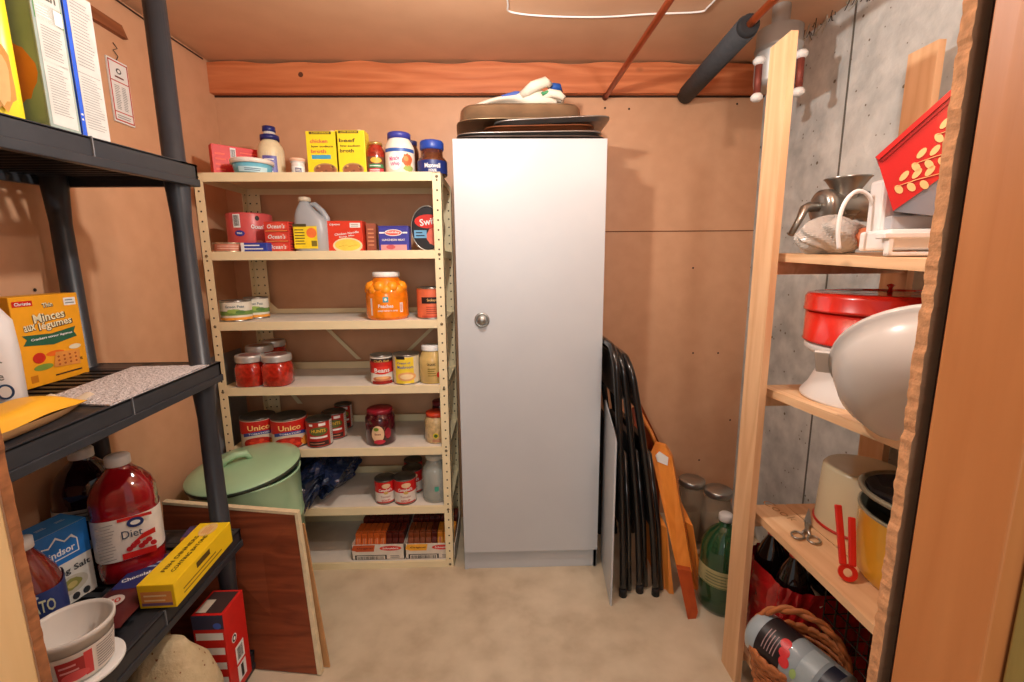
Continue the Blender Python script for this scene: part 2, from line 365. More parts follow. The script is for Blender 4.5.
# battens and sign on the left wall
b = B(); b.hexa([(XL, 1.0, 2.13), (XL+.03, 1.0, 2.13), (XL+.03, 1.74, 2.115), (XL, 1.74, 2.115), (XL, 1.0, 2.17), (XL+.03, 1.0, 2.17), (XL+.03, 1.72, 2.15), (XL, 1.72, 2.15)], wood('dark_batten', (120, 66, 38), (150, 88, 52), 'y', 8, knots=False))
tag(b.done('wood_batten'), 'dark brown wooden batten fixed high on the left wall', 'batten')
b = B(); b.tube([(XL+.004, y, ZC-.005-.006*abs(math.sin(y*4))) for y in [.8+.1*i for i in range(15)]], .003, mat((70, 44, 30), .7), 6)
tag(b.done('corner_wire'), 'thin dark wire along the top of the left wall', 'wire')
t = thing('wall_sign', (XL+.0125, 1.69, 1.93), 'small white notice with a red frame hanging from a wire on the left wall', 'sign')
b = B(); b.box((.001, -.042, -.1), (.006, .042, .1), WHT); m = flat((.006, 0, 0), (0, 1, 0)); rd = mat((196, 52, 40), .5)
for a in ((-.04, -.036, -.095, .095), (.036, .04, -.095, .095), (-.04, .04, .091, .095), (-.04, .04, .03, .033), (-.04, .04, -.068, -.065), (-.04, .04, -.095, -.091)): b.rect(m, *a, rd)
b.ell(m, 0, .066, .011, .009, mat((90, 90, 90), .5)); b.ell(m, 0, .066, .006, .005, WHT, .0012); b.rect(m, -.018, .018, .044, .049, mat((120, 60, 50), .5))
g = mat((140, 140, 138), .6); b.lines(m, -.026, -.004, -.058, .02, 14, g); b.lines(m, .004, .026, -.058, .02, 14, g); b.lines(m, -.03, .03, -.088, -.074, 2, g)
b.done('board', t)
b = B(); b.tube([(.004, 0, .1), (.006, .008, .115), (.004, -.006, .13), (.006, .01, .14), (.002, 0, .155)], .0015, mat((60, 60, 50), .5), 5); b.done('hanging_wire', t)
# ================================================================ CREAM METAL RACK
RX0, RX1, RY0, RY1 = -1.18, -.225, 1.865, 2.24
SZ = [1.705, 1.406, 1.124, .848, .572, .297, .029]
t = thing('metal_shelving', ((RX0+RX1)/2, (RY0+RY1)/2, 0), 'tall cream metal shelving unit with seven shelves stocked with canned food', 'shelving')
ox, oy = t.location.x, t.location.y
def rel(x, y, z=0): return (x-ox, y-oy, z)
for (x, y, sx, sy) in ((RX0, RY0, 1, 1), (RX1, RY0, -1, 1), (RX0, RY1, 1, -1), (RX1, RY1, -1, -1)):
    b = B(); fw_ = .036 if sy > 0 else .062
    b.box(rel(min(x, x+sx*fw_), min(y, y+sy*.0025)), rel(max(x, x+sx*fw_), max(y, y+sy*.0025), 1.70), CREAM)
    b.box(rel(min(x, x+sx*.0025), min(y, y+sy*.04)), rel(max(x, x+sx*.0025), max(y, y+sy*.04), 1.70), CREAM)
    m1 = flat(rel(x, y-.0002 if sy > 0 else y-.0028)); m2 = flat(rel(x+(.0002 if sx < 0 else .0028), y), (0, 1, 0))
    k = 0
    while .04+k*.038 < 1.69:
        z = .04+k*.038; k += 1
        for q in ((.018,) if sy > 0 else (.016, .046)): b.ell(m1, sx*q, z, .0038, .0038, HOLE, .0004, 8)
        b.ell(m2, sy*.02, z, .0038, .0038, HOLE, .0004, 8)
    b.done('post', t)
TG = mat((196, 180, 140), .5)
for i, z in enumerate(SZ):
    b = B()
    b.box(rel(RX0+.003, RY0+.002, z-.034), rel(RX1-.003, RY0+.004, z), CREAM)      # front lip
    b.box(rel(RX0+.037, RY0-.002, z-.034), rel(RX1-.037, RY0+.002, z), CREAM, .0008)
    b.box(rel(RX0+.003, RY1-.005, z-.03), rel(RX1-.003, RY1-.003, z+.004), CREAM)
    b.box(rel(RX0+.003, RY0+.002, z-.004), rel(RX1-.003, RY1-.003, z-.002), CREAM)    # pan
    b.box(rel(RX0+.003, RY0+.002, z-.03), rel(RX0+.005, RY1-.003, z-.002), CREAM); b.box(rel(RX1-.005, RY0+.002, z-.03), rel(RX1-.003, RY1-.003, z-.002), CREAM)
    if i in (2, 3, 4, 5, 6): b.box(rel(RX0+.01, RY1-.028, z-.002), rel(RX1-.01, RY1-.02, z+.032 if i > 2 else z+.02), CREAM)
    b.done('shelf', t)
    if i in (2, 3, 4, 5, 6):
        b = B(); b.box(rel(RX0+.05, RY0+.012, z-.0018), rel(RX1-.03, RY1-.03, z-.0005), PAPERW); b.done('shelf_paper', t)['label'] = 'white paper lining'
    for sx in (RX0+.018, RX1-.018):
        b = B(); b.lathe([(0, -.003), (.005, -.002), (.006, 0)], mat((120, 108, 84), .4, .6), 10, Matrix.Translation(rel(sx, RY0-.001, z-.017)) @ Matrix.Rotation(R(-90), 4, 'X')); b.done('bolt', t)
for x0, x1, z0, z1 in ((RX0+.28, RX0+.47, 1.09, .885), (RX1-.06, RX1-.28, 1.09, .885), (RX0+.05, RX0+.16, .82, .66)):
    b = B(); b.hexa([rel(x0-.012, RY1+.002, z0), rel(x0+.012, RY1+.002, z0), rel(x0+.012, RY1+.005, z0), rel(x0-.012, RY1+.005, z0), rel(x1-.012, RY1+.002, z1), rel(x1+.012, RY1+.002, z1), rel(x1+.012, RY1+.005, z1), rel(x1-.012, RY1+.005, z1)], CREAM); b.done('cross_brace', t)
for z in (SZ[2], ):
    b = B(); b.prism([rel(RX0+.055, RY1-.03, z), rel(RX0+.13, RY1-.03, z), rel(RX0+.055, RY1-.03, z+.075)], (0, .002, 0), CREAM); b.done('gusset', t)
# ---------------------------------------------------------------- product makers
def spot(x0, x1, ytop, i, Y):   # pixel extent -> centre x, half width, height on shelf i
    z = SZ[i]-.0005 if i in (2, 3, 4, 5, 6) else SZ[i]-.002
    a = ay(x0, ytop, Y); c = ay(x1, ytop, Y); return (a.x+c.x)/2, abs(c.x-a.x)/2, a.z-z, z
def face_cam(x, y): return math.degrees(math.atan2(-y, -x))  # direction from thing to camera
def tin_body(t, r, h, m=TIN):
    b = B(); b.lathe([(0, 0), (r*.97, 0), (r*1.01, .001), (r*1.01, .004), (r*.985, .006), (r*.985, h-.006), (r*1.01, h-.004), (r*1.01, h-.001), (r*.97, h), (r*.95, h-.003), (r*.7, h-.0035), (r*.68, h-.0045), (0, h-.0045)], m, 36); return b.done('tin', t)
def label_band(t, r, z0, z1, m, fn, a0=-90, name='paper_label'):
    b = B(); b.lathe([(r*.985+.0006, z0), (r*.985+.0006, z1)], m, 48); mp = cyl(r*.985+.0008, a0); fn(b, mp); return b.done(name, t, flip=False)
def can(px, i, Y, label, m, fn, rz=0, name='food_can', cat='can', group=None, topm=TIN, hh=None):
    x, r, h, z = spot(*px, i, Y)
    if hh: h = hh
    t = thing(name, (x, Y, z), label, cat, R(rz), group); tin_body(t, r, h, topm); label_band(t, r, .007, h-.007, m, lambda b, mp: fn(b, mp, r, h), face_cam(x, Y)-rz*0)
    return t, r, h
def jar(t, r, h, gm, cap_h, cap_r, cm, neck=.85, ridges=0, shoulder=.8, name_body='glass_body'):
    b = B(); hb = h-cap_h
    b.lathe([(0, 0), (r*.9, 0), (r, r*.12), (r, hb*shoulder), (r*.97, hb*(shoulder+.06)), (cap_r*.98, hb*.97), (cap_r*.93, hb), (cap_r*.93, hb+cap_h*.5), (0, hb+cap_h*.5)], gm, 36); b.done(name_body, t)
    b = B(); pr = [(0, hb+.001), (cap_r, hb+.001)]
    if ridges:
        for k in range(ridges): q = hb+.001+(cap_h-.004)*(k+.5)/ridges; pr += [(cap_r*1.03, q), (cap_r, q+(cap_h-.004)*.4/ridges)]
    pr += [(cap_r, h-.003), (cap_r*.94, h), (0, h)]
    b.lathe(pr, cm, 36); b.done('lid', t)
CAMD = -90
# ---- shelf 1
i = 0
t = thing('snack_box', (-1.135, 1.93, SZ[0]-.002), 'red cardboard box lying at the left end of the top shelf behind a blue tub', 'box', R(42))
b = B(); rb = mat((214, 34, 28), .45, 0, .05); b.box((0, 0, 0), (.24, .045, .125), rb, .001); m = flat((.0, 0, 0)); mo = mat((236, 120, 70), .5)
b.rect(m, .065, .085, .07, .118, WHT); b.bars(m, .067, .083, .075, .112, BLK, 6)
for k in range(4): b.ell(m, .115+.03*k, .03+.012*(k % 2), .013, .011, mo); b.ell(m, .115+.03*k, .03+.012*(k % 2), .008, .006, rb, .0013)
b.lines(m, .1, .22, .07, .11, 3, mat((240, 90, 66), .5)); b.lines(m, .01, .05, .02, .1, 4, mat((240, 90, 66), .5)); b.done('carton', t)
x, r, h, z = spot(230, 270, 160, 0, 1.93)
t = thing('margarine_tub', (x, 1.945, z), 'round pale blue tub with a white lid at the left of the top shelf', 'tub')
b = B(); b.lathe([(0, 0), (r*.8, 0), (r*.93, h-.016), (0, h-.016)], mat((110, 184, 206), .4), 36); m = cyl(r*.85, face_cam(x, 1.93), r2=r*.93, h=h*.8); b.rect(m, -.05, .05, .008, h*.45, mat((190, 224, 232), .5), .003); b.lines(m, -.028, .028, h*.18, h*.38, 2, mat((40, 70, 110), .5), .004); b.done('bowl', t, flip=False)
b = B(); b.lathe([(r*.9, h-.018), (r*1.0, h-.018), (r*1.02, h-.006), (r*.98, h-.001), (r*.8, h), (0, h-.002)], mat((236, 226, 216), .35), 36); b.done('lid', t)
x, r, h, z = spot(256, 281, 127, 0, 2.02)
t = thing('dressing_bottle', (x, 2.02, z), 'cream dressing bottle with a dark blue cap and purple label on the top shelf', 'bottle')
b = B(); b.lathe([(0, 0), (r*.95, 0), (r, .01), (r, h*.55), (r*.9, h*.63), (r*.42, h*.8), (r*.42, h*.84), (0, h*.84)], mat((222, 206, 168), .3), 32); b.done('body', t)
label_band(t, r, .01, h*.5, mat((226, 216, 190), .4), lambda b, m: (b.rect(m, -.035, .02, .01, h*.42, mat((92, 88, 160), .4)), b.lines(m, -.028, .012, .02, h*.38, 5, WHT, .0014)), face_cam(x, 2.02))
b = B(); c = mat((34, 40, 104), .35); b.lathe([(0, h*.8), (r*.72, h*.74), (r*.72, h*.83), (r*.5, h*.85), (r*.42, h*.9), (r*.5, h*.91), (r*.48, h), (0, h)], [c, c, c, mat((200, 196, 190), .4), c, c, c], 28); b.done('cap', t)
x, r, h, z = spot(290, 305, 159, 0, 1.95)
t = thing('spice_jar', (x, 1.95, z), 'tiny white jar with an orange and white lid on the top shelf', 'jar'); jar(t, r*.82, h, mat((228, 220, 214), .4), .013, r, mat((236, 190, 160), .4), shoulder=.9, name_body='body')
label_band(t, r*.83, .005, h*.55, WHT, lambda b, m: (b.rect(m, -.012, .012, .006, h*.45, mat((110, 110, 130), .5)), b.lines(m, -.01, .01, .01, h*.4, 3, WHT, .0014)), face_cam(x, 1.95))
def carton(px, label, w1, c1, rz, Y=1.93):
    x, w, h, z = spot(*px, 0, Y); d = .062
    t = thing('broth_carton', (x, Y+d/2, z), label, 'carton', R(rz), 'yellow broth cartons on the top shelf')
    y1 = mat((240, 214, 40), .45, 0, .03); b = B(); b.box((-w, -d/2, 0), (w, d/2, h-.004), y1, .0015); m = flat((0, -d/2, 0))
    br = mat((96, 84, 40), .5); b.rect(m, -w*.78, w*.6, h-.016, h-.006, br); b.text(m, 'LOW SODIUM', -.004, h-.011, .005, y1, .0012, w=w*1.1)
    b.text(m, w1, -w*.2, h*.76, .014, mat(c1, .5), w=w*1.1); b.text(m, 'low sodium', 0, h*.645, .008, mat((70, 56, 40), .5), w=w*1.35); b.text(m, 'broth', -w*.25, h*.54, .014, mat(c1, .5), w=w*.95)
    if w1 == 'chicken': b.rect(m, -w*.7, w*.5, h*.37, h*.46, mat((70, 160, 196), .5))
    b.ell(m, w*.1, h*.13, w*.75, h*.15, mat((172, 140, 84), .6)); b.ell(m, w*.1, h*.13, w*.66, h*.12, mat((150, 92, 60), .6), .0013)
    for k in range(9): b.ell(m, w*(.1+.5*math.cos(k*2.4)), h*(.13+.08*math.sin(k*1.7)), .005, .004, mat((206, 150, 90) if k % 2 else (120, 74, 50), .6), .0018, 8)
    mg = flat((w, -d/2, 0), (0, 1, 0)); b.lines(mg, .008, d-.01, .02, h*.8, 14, mat((206, 176, 60), .5)); b.done('carton', t)
    b = B(); b.lathe([(0, 0), (.013, 0), (.013, .008), (.011, .0095), (0, .0095)], WHT, 18); b.done('cap', t, (w*.5, .01, h-.004))
carton((305, 337, 130), 'yellow chicken broth carton, with a blue band, on the top shelf', 'chicken', (206, 96, 80), 0)
carton((334.5, 364, 129), 'yellow beef broth carton just right of the chicken broth', 'beef', (80, 60, 44), 0)
x, r, h, z = spot(365, 385, 143, 0, 1.96)
t = thing('salsa_jar', (x, 1.96, z), 'red salsa jar with a gold lid beside the beef broth carton', 'jar'); jar(t, r, h, mat((150, 44, 28), .15, 0, .3, 60, coat=.5), .012, r*.7, mat((206, 166, 96), .3, .6), shoulder=.72)
label_band(t, r, .008, h*.55, mat((96, 70, 50), .5), lambda b, m: (b.rect(m, -.03, .03, .03, .043, mat((60, 130, 80), .5)), b.lines(m, -.026, .026, .033, .04, 1, WHT, .0014), b.ell(m, 0, .058, .022, .011, mat((226, 170, 60), .5)), b.rect(m, -.03, .03, .012, .026, mat((200, 60, 70), .5)), b.lines(m, -.026, .026, .013, .024, 2, WHT, .0014)), face_cam(x, 1.96))
x, r, h, z = spot(384, 413.5, 134, 0, 1.95)
t = thing('whip_jar', (x, 1.95, z), 'large white salad dressing jar with a blue lid on the top shelf', 'jar'); jar(t, r, h, mat((236, 226, 210), .25), .025, r*.78, mat((56, 62, 150), .35), shoulder=.74, name_body='body')
def f(b, m):
    b.rect(m, -.07, .07, h*.52, h*.6, mat((52, 92, 166), .4)); b.ell(m, -.022, h*.3, .028, h*.22, WHT); pk = mat((222, 70, 130), .4)
    b.text(m, 'Miracle', -.022, h*.36, .016, pk, w=.04, rot=.12, off=.0018); b.text(m, 'Whip', -.02, h*.22, .018, pk, w=.036, rot=.12, off=.0018)
    b.ell(m, .03, h*.33, .022, .024, mat((226, 100, 56), .5), wob=.15); b.ell(m, .024, h*.36, .01, .01, mat((240, 150, 90), .5), .0015); b.ell(m, .034, h*.14, .022, .012, mat((150, 170, 90), .5), wob=.1)
label_band(t, r, .006, h*.62, mat((232, 224, 206), .3), f, face_cam(x, 1.95))
x, r, h, z = spot(403, 418, 141, 0, 2.12)
t = thing('dark_jar', (x, 2.13, z), 'dark jar with a navy lid half hidden behind the white dressing jar', 'jar'); jar(t, r, h, mat((66, 34, 24), .15, coat=.4), .02, r*.8, mat((36, 40, 90), .35))
x, r, h, z = spot(417, 446, 142, 0, 1.95)
t = thing('coffee_jar', (x, 1.95, z), 'instant coffee jar with a blue lid at the right end of the top shelf', 'jar')
b = B(); cf = mat((88, 46, 26), .15, 0, .25, 90, coat=.6); b.lathe([(0, 0), (r, 0), (r*1.02, .01), (r*1.02, h*.42), (r*.9, h*.5), (r*.76, h*.55), (r*.76, h*.75), (0, h*.75)], cf, 6 if False else 32); b.done('glass_body', t)
b = B(); bl = mat((40, 70, 160), .35); b.lathe([(0, h*.74), (r*.78, h*.74), (r*.82, h*.78), (r*.82, h*.95), (r*.76, h), (0, h)], bl, 32); b.done('lid', t)
label_band(t, r*1.035, .004, h*.4, mat((30, 46, 110), .4), lambda b, m: (b.text(m, 'Maxwell', 0, h*.24, .018, WHT, w=.062), b.text(m, 'HOUSE', 0, h*.1, .01, WHT, w=.03)), face_cam(x, 1.95))
# ---- shelf 2
x, r, h, z = spot(213, 244, 243, 1, 1.92)
t = thing('flat_tin', (x, 1.93, z), 'low round tin with a tan side at the left end of the second shelf', 'tin'); tin_body(t, r, h, mat((190, 168, 140), .3, .7)); label_band(t, r, .006, h-.006, mat((196, 120, 96), .4), lambda b, m: b.lines(m, -.05, .05, .01, h-.01, 2, mat((226, 180, 160), .5)), face_cam(x, 1.93))
x, r, h, z = spot(227, 268, 214, 1, 2.04)
t = thing('tuna_multipack', (x, 2.05, z), 'tall red shrink-wrapped pack of canned tuna on the second shelf', 'pack', R(12))
b = B(); rp = mat((206, 84, 82), .35, 0, .05); b.lathe([(0, 0), (r, .002), (r*1.02, .006), (r*1.02, h-.006), (r, h-.002), (r*.9, h), (0, h)], rp, 40)
m = cyl(r*1.02+.0005, face_cam(x, 2.0)-12); b.rect(m, -.066, -.036, h*.62, h*.95, WHT); b.bars(m, -.062, -.04, h*.66, h*.92, BLK, 9)
b.text(m, "Ocean's", .03, h*.65, .018, WHT, w=.055); b.ell(m, .028, h*.86, .008, .01, BLK); b.ell(m, -.042, h*.48, .02, .012, mat((50, 60, 150), .4)); b.text(m, 'msc', -.042, h*.48, .007, WHT, off=.0015)
b.ell(m, .03, h*.28, .012, .006, mat((226, 150, 130), .5)); b.done('wrapped_cans', t, flip=False)
x, r, h, z = spot(244, 270, 243, 1, 1.91)
t = thing('sardine_tin', (x, 1.915, z), 'small flat blue tin with white writing on the second shelf, beside the red boxes', 'tin')
b = B(); b.box((-r, -.03, 0), (r, .03, h), mat((48, 66, 160), .35), .004); m = flat((0, -.03, 0)); b.lines(m, -r*.8, r*.8, .006, h-.004, 2, WHT); b.rect(m, -r, -r*.75, .002, h, WHT); b.done('tin', t)
x, r, h, z = spot(267, 292, 222, 1, 1.95)
hb = h/3
for k in range(3):
    t = thing('tuna_box', (x, 1.955, z+hb*k), ['bottom', 'middle', 'top'][k]+' small red tuna box in the stack of three on the second shelf', 'box', R(-4), 'small red tuna boxes')
    b = B(); b.box((-r, -.035, 0), (r, .035, hb-.0008), mat((206, 62, 50), .4, 0, .05), .0015); m = flat((0, -.035, 0))
    b.ell(m, r*.1, hb*.5, r*.8, hb*.42, mat((220, 84, 66), .4)); b.text(m, "Ocean's", 0, hb*.52, hb*.42, WHT, w=r*1.45, shear=.2, off=.0013); b.rect(m, -r*.9, r*.9, hb*.04, hb*.1, mat((240, 170, 90), .5))
    b.lines(flat((r, -.035, 0), (0, 1, 0)), .005, .06, .005, hb-.004, 3, mat((120, 40, 34), .5)); b.done('box', t)
x, r, h, z = spot(293, 327, 197, 1, 1.97)
t = thing('vinegar_jug', (x, 1.98, z), 'grey translucent plastic jug with a handle and yellow label on the second shelf', 'jug')
pj = mat((176, 178, 182), .35, 0, .04, 8, trans=.15); b = B()
w = r; prof = [(-w, 0), (w, 0), (w, h*.55), (w*.72, h*.72), (w*.2, h*.88), (w*.0, h*.92), (-w*.1, h*.92), (-w*.1, h*.97), (-w*.62, h*.97), (-w*.62, h*.9), (-w*.9, h*.72), (-w, h*.6)]
hole = [(w*.05, h*.78), (w*.5, h*.6), (w*.38, h*.56), (w*.1, h*.68)]
def ring(pts, y): return [b.bm.verts.new((p[0], y, p[1])) for p in pts]
# body column with bulged section (lofted rounded rectangles), neck and a looped handle
def rr(hw, hd, z, cx=0, n=24, e=3.2):
    o = []
    for k in range(n):
        a = 2*math.pi*k/n; c_, s_ = math.cos(a), math.sin(a)
        o.append(Vector((cx+hw*math.copysign(abs(c_)**(2/e), c_), hd*math.copysign(abs(s_)**(2/e), s_), z)))
    return o
def loft(b, secs, m, caps=True):
    prev = None
    for sec in secs:
        cur = [b.bm.verts.new(p) for p in sec]
        if prev:
            for k in range(len(cur)): b.face([prev[k], prev[(k+1) % len(cur)], cur[(k+1) % len(cur)], cur[k]], m, True)
        elif caps: b.face(cur[::-1], m)
        prev = cur
    if caps: b.face(prev, m)
loft(b, [rr(w*.94, .05, 0), rr(w, .055, .006), rr(w, .055, h*.55), rr(w*.8, .05, h*.66, -w*.15), rr(w*.5, .036, h*.78, -w*.35), rr(w*.3, .022, h*.88, -w*.4), rr(w*.28, .02, h*.93, -w*.4, e=2)], pj)
b.tube([(-w*.2, 0, h*.86), (w*.2, 0, h*.87), (w*.62, 0, h*.74), (w*.85, 0, h*.62), (w*.86, 0, h*.5)], [.009, .011, .012, .012, .012], pj, 12); b.done('body', t)
b = B(); b.lathe([(0, h*.92), (w*.36, h*.92), (w*.36, h*.985), (w*.3, h), (0, h)], mat((214, 196, 170), .4), 24, c=(-w*.4, 0)); b.done('cap', t)
b = B(); m = flat((0, -.0555, 0)); yl = mat((238, 210, 44), .4); b.rect(m, -w*.86, w*.5, h*.06, h*.46, yl); b.rect(m, -w*.9, -w*.1, h*.45, h*.5, mat((80, 70, 40), .5), .001); b.lines(m, -w*.8, -w*.2, h*.12, h*.42, 6, mat((90, 80, 40), .5), .001)
b.ell(m, w*.18, h*.34, w*.3, h*.09, mat((236, 120, 60), .5)); b.rect(m, w*.14, w*.46, h*.1, h*.2, mat((120, 108, 40), .5), .001); b.done('paper_label', t, flip=False)
x, r, h, z = spot(327, 362, 221, 1, 1.96)
t = thing('soup_box', (x, 1.985, z), 'red cardboard noodle soup box on the second shelf beside the grey jug', 'box')
b = B(); b.box((-r, -.03, 0), (r, .03, h), mat((214, 62, 40), .4, 0, .05), .001); m = flat((0, -.03, 0)); b.text(m, 'Lipton', -r*.55, h*.88, .011, WHT, w=r*.6, shear=.2)
b.text(m, 'Chicken Noodle', r*.1, h*.6, .009, WHT, w=r*1.4, rot=.12); b.text(m, 'Soup Mix', r*.1, h*.5, .008, WHT, w=r*.9, rot=.12); b.rect(m, r*.3, r*.9, h*.78, h*.93, WHT); b.lines(m, r*.36, r*.84, h*.8, h*.91, 2, mat((150, 120, 110), .5), .001)
b.ell(m, r*.12, h*.2, r*.85, h*.26, mat((232, 214, 170), .5), a0=0); b.ell(m, r*.12, h*.22, r*.74, h*.19, mat((232, 206, 84), .5), .0013)
for k in range(6): b.lines(m, r*(-.4+.18*k), r*(-.2+.18*k), h*(.15+.02*(k % 3)), h*(.2+.02*(k % 3)), 1, mat((200, 170, 50), .5), .0016)
b.done('box', t)
x2 = x+r+.012
t = thing('tea_box', (x2+.01, 2.03, z), 'brown box standing behind the red noodle soup box', 'box', R(8)); b = B(); b.box((-.02, -.05, 0), (.02, .03, h*.93), mat((150, 74, 46), .5, 0, .06), .001); b.lines(flat((0, -.05, 0)), -.014, .014, .02, h*.8, 5, mat((206, 130, 90), .5)); b.done('box', t)
x, r, h, z = spot(378, 408.5, 226, 1, 1.94)
t = thing('luncheon_tin', (x, 1.96, z), 'blue rectangular luncheon meat tin on the second shelf', 'tin')
b = B(); bl = mat((62, 64, 156), .35, 0, .04); b.box((-r, -.026, 0), (r, .026, h-.003), bl, .006); b.box((-r-.001, -.027, h-.006), (r+.001, .027, h), TIN, .003); b.done('tin', t)
b = B(); m = flat((0, -.0262, 0)); b.ell(m, 0, h*.73, r*.58, h*.13, WHT); b.ell(m, 0, h*.73, r*.52, h*.1, mat((226, 90, 80), .4), .0012); b.text(m, 'Holiday', 0, h*.735, h*.11, WHT, w=r*.85, off=.0018)
b.text(m, 'LUNCHEON MEAT', 0, h*.45, h*.08, WHT, w=r*1.5); b.rect(m, -r*.85, r*.85, h*.04, h*.26, mat((214, 150, 150), .5)); b.ell(m, -r*.2, h*.17, r*.3, h*.09, mat((196, 90, 96), .5), .0013)
for sx in (-1, 1): b.rect(m, sx*r*.6, sx*r*.92, h*.7, h*.76, WHT)
b.done('paper_label', t, flip=False)
x, r, h, z = spot(411, 444, 206, 1, 2.0); h2 = h/2
t = thing('ham_tin', (x, 2.0, z), 'black oval ham tin standing on edge behind the right front post', 'tin')
b = B(); Mr = Matrix.Translation((0, 0, h2)) @ Matrix.Rotation(R(90), 4, 'X'); b.lathe([(0, -.03), (r*.98, -.03), (r, -.026), (r, .026), (r*.98, .03), (r*.95, .03), (r*.94, .028), (0, .028)], [TIN, TIN, TIN, TIN, TIN, TIN, BLACK], 40, Mr, sy=h2/r); b.done('tin', t)
b = B(); m = flat((0, -.029, h2)); b.ell(m, 0, 0, r*.9, h2*.92, mat((34, 30, 34), .35)); b.ell(m, r*.05, h2*.3, r*.8, h2*.3, mat((214, 44, 34), .4), .0013); b.text(m, 'Swift', r*.1, h2*.3, h2*.3, WHT, w=r*1.1, rot=.15, off=.002)
b.rect(m, -r*.8, -r*.05, -h2*.42, -h2*.08, mat((110, 170, 210), .4), .0013); b.lines(m, -r*.7, -r*.15, -h2*.38, -h2*.12, 2, BLK, .0018); b.ell(m, r*.35, -h2*.35, r*.4, h2*.38, mat((226, 110, 90), .5), .0012, wob=.06); b.done('paper_label', t, flip=False)
# ---- shelf 3
def veg(b, m, r, h):
    g = mat((112, 146, 72), .5); b.rect(m, -r*1.5, r*1.5, h*.3, h*.5, g); b.ell(m, -.01, h*.5, .026, h*.1, mat((150, 178, 84), .5), wob=.1); b.ell(m, .014, h*.46, .018, h*.08, mat((88, 128, 60), .5), .0013)
    b.rect(m, -r*1.5, r*1.5, h*.08, h*.2, mat((236, 160, 60), .5)); b.text(m, 'Green Peas', -r*.1, h*.72, h*.12, mat((90, 120, 130), .5), w=r*1.2)
can((221, 249.5, 300), 2, 1.935, 'low vegetable can with a green field label, front left of the third shelf', mat((226, 222, 206), .45), veg, group='vegetable cans with field label')
can((244.5, 267, 297), 2, 2.02, 'vegetable can standing behind and right of its twin, third shelf', mat((226, 222, 206), .45), veg, group='vegetable cans with field label')
x, r, h, z = spot(364.5, 406.5, 272, 2, 1.95)
t = thing('peach_jar', (x, 1.955, z), 'large jar of orange peach halves with a white lid on the third shelf', 'jar')
b = B(); pc = mat((236, 126, 18), .12, 0, .22, 28, coat=.6)
b.lathe([(0, 0), (r*.92, 0), (r, .012), (r, h*.45), (r*.99, h*.55), (r*.9, h*.72), (r*.62, h*.86), (r*.58, h*.9), (0, h*.9)], pc, 40); b.done('glass_body', t)
b = B(); b.lathe([(0, h*.89), (r*.62, h*.89), (r*.64, h*.91), (r*.64, h*.985), (r*.6, h), (0, h)], WHITE, 36); b.done('lid', t)
for k in range(8):
    a = -2.9+k*.38; b = B(); q = mat((244, 150, 34), .2, 0, .12, 24); b.lathe([(0, -.026), (.015, -.022), (.025, -.008), (.026, .004), (.018, .019), (0, .026)], q, 14); b.done('peach', t, (r*.74*math.cos(a), r*.74*math.sin(a), h*(.62+.07*(k % 2))))
label_band(t, r*1.01, .012, h*.5, mat((238, 132, 24), .15, 0, .2, 30, coat=.5), lambda b, m: (b.rect(m, -.018, .004, h*.38, h*.49, mat((60, 160, 170), .4)), b.ell(m, -.007, h*.435, .006, .006, WHT, .0014), b.text(m, 'Peaches', -.008, h*.3, .014, WHT, w=.06), b.text(m, 'peach halves in syrup', .0, h*.2, .009, WHT, w=.08), b.rect(m, .052, .066, h*.16, h*.36, WHT), b.bars(m, .054, .064, h*.18, h*.34, mat((200, 90, 20), .5), 5), b.rect(m, -.075, -.066, .02, h*.46, mat((226, 210, 200), .4))), face_cam(x, 1.955))
def och(b, m, r, h):
    b.rect(m, -.045, .045, h*.5, h*.7, mat((44, 28, 26), .5)); b.text(m, 'Sockeye', 0, h*.6, h*.11, mat((236, 190, 120), .5), w=.04); b.lines(m, -.024, .03, h*.15, h*.42, 4, mat((176, 70, 50), .5)); b.rect(m, -.045, .045, h*.06, h*.12, mat((200, 80, 56), .5))
can((416.5, 446, 287), 2, 1.95, 'orange can with a black band behind the right front post', mat((228, 112, 74), .4), och)
# ---- shelf 4 mason jars
def mason(px, Y, label, base=False):
    x, r, h, z = spot(*px, 3, Y)
    t = thing('mason_jar', (x, Y, z), label, 'jar', 0, 'mason jars of red preserves')
    sal = mat((178, 40, 24), .15, 0, .35, 70, .2, coat=.8); b = B(); hb = h-.03
    loft(b, [rr(r*.86, r*.86, 0, e=2.6), rr(r*.97, r*.97, .006, e=2.8), rr(r*.97, r*.97, hb*.8, e=2.8), rr(r*.9, r*.9, hb*.94, e=2.2), rr(r*.8, r*.8, hb, e=2), rr(r*.8, r*.8, hb+.012, e=2)], sal); b.done('glass_body', t)
    b = B(); zn = mat((214, 210, 204), .35, .5, .05); pr = [(r*.9, hb+.001), (r*.97, hb+.003)]
    for k in range(4): pr += [(r*.99, hb+.005+k*.0055), (r*.95, hb+.008+k*.0055)]
    pr += [(r*.96, h-.003), (r*.93, h), (r*.72, h), (r*.7, h-.001)]
    b.lathe(pr, zn, 36); b.done('screw_band', t); b = B(); b.lathe([(r*.72, h-.0008), (r*.5, h-.0012), (0, h-.0012)], mat((176, 120, 116), .3, .4, .2, 20), 30); b.done('lid', t)
mason((235.5, 263.5, 354.5), 1.925, 'mason jar of red preserves, front left of the fourth shelf')
mason((262, 290.5, 354), 1.925, 'mason jar of red preserves, front row second from the left')
mason((246, 272, 345), 2.03, 'dusty lidded mason jar in the back row behind the two front preserves')
mason((262, 284.5, 340), 2.13, 'rearmost mason jar on the fourth shelf, against the back')
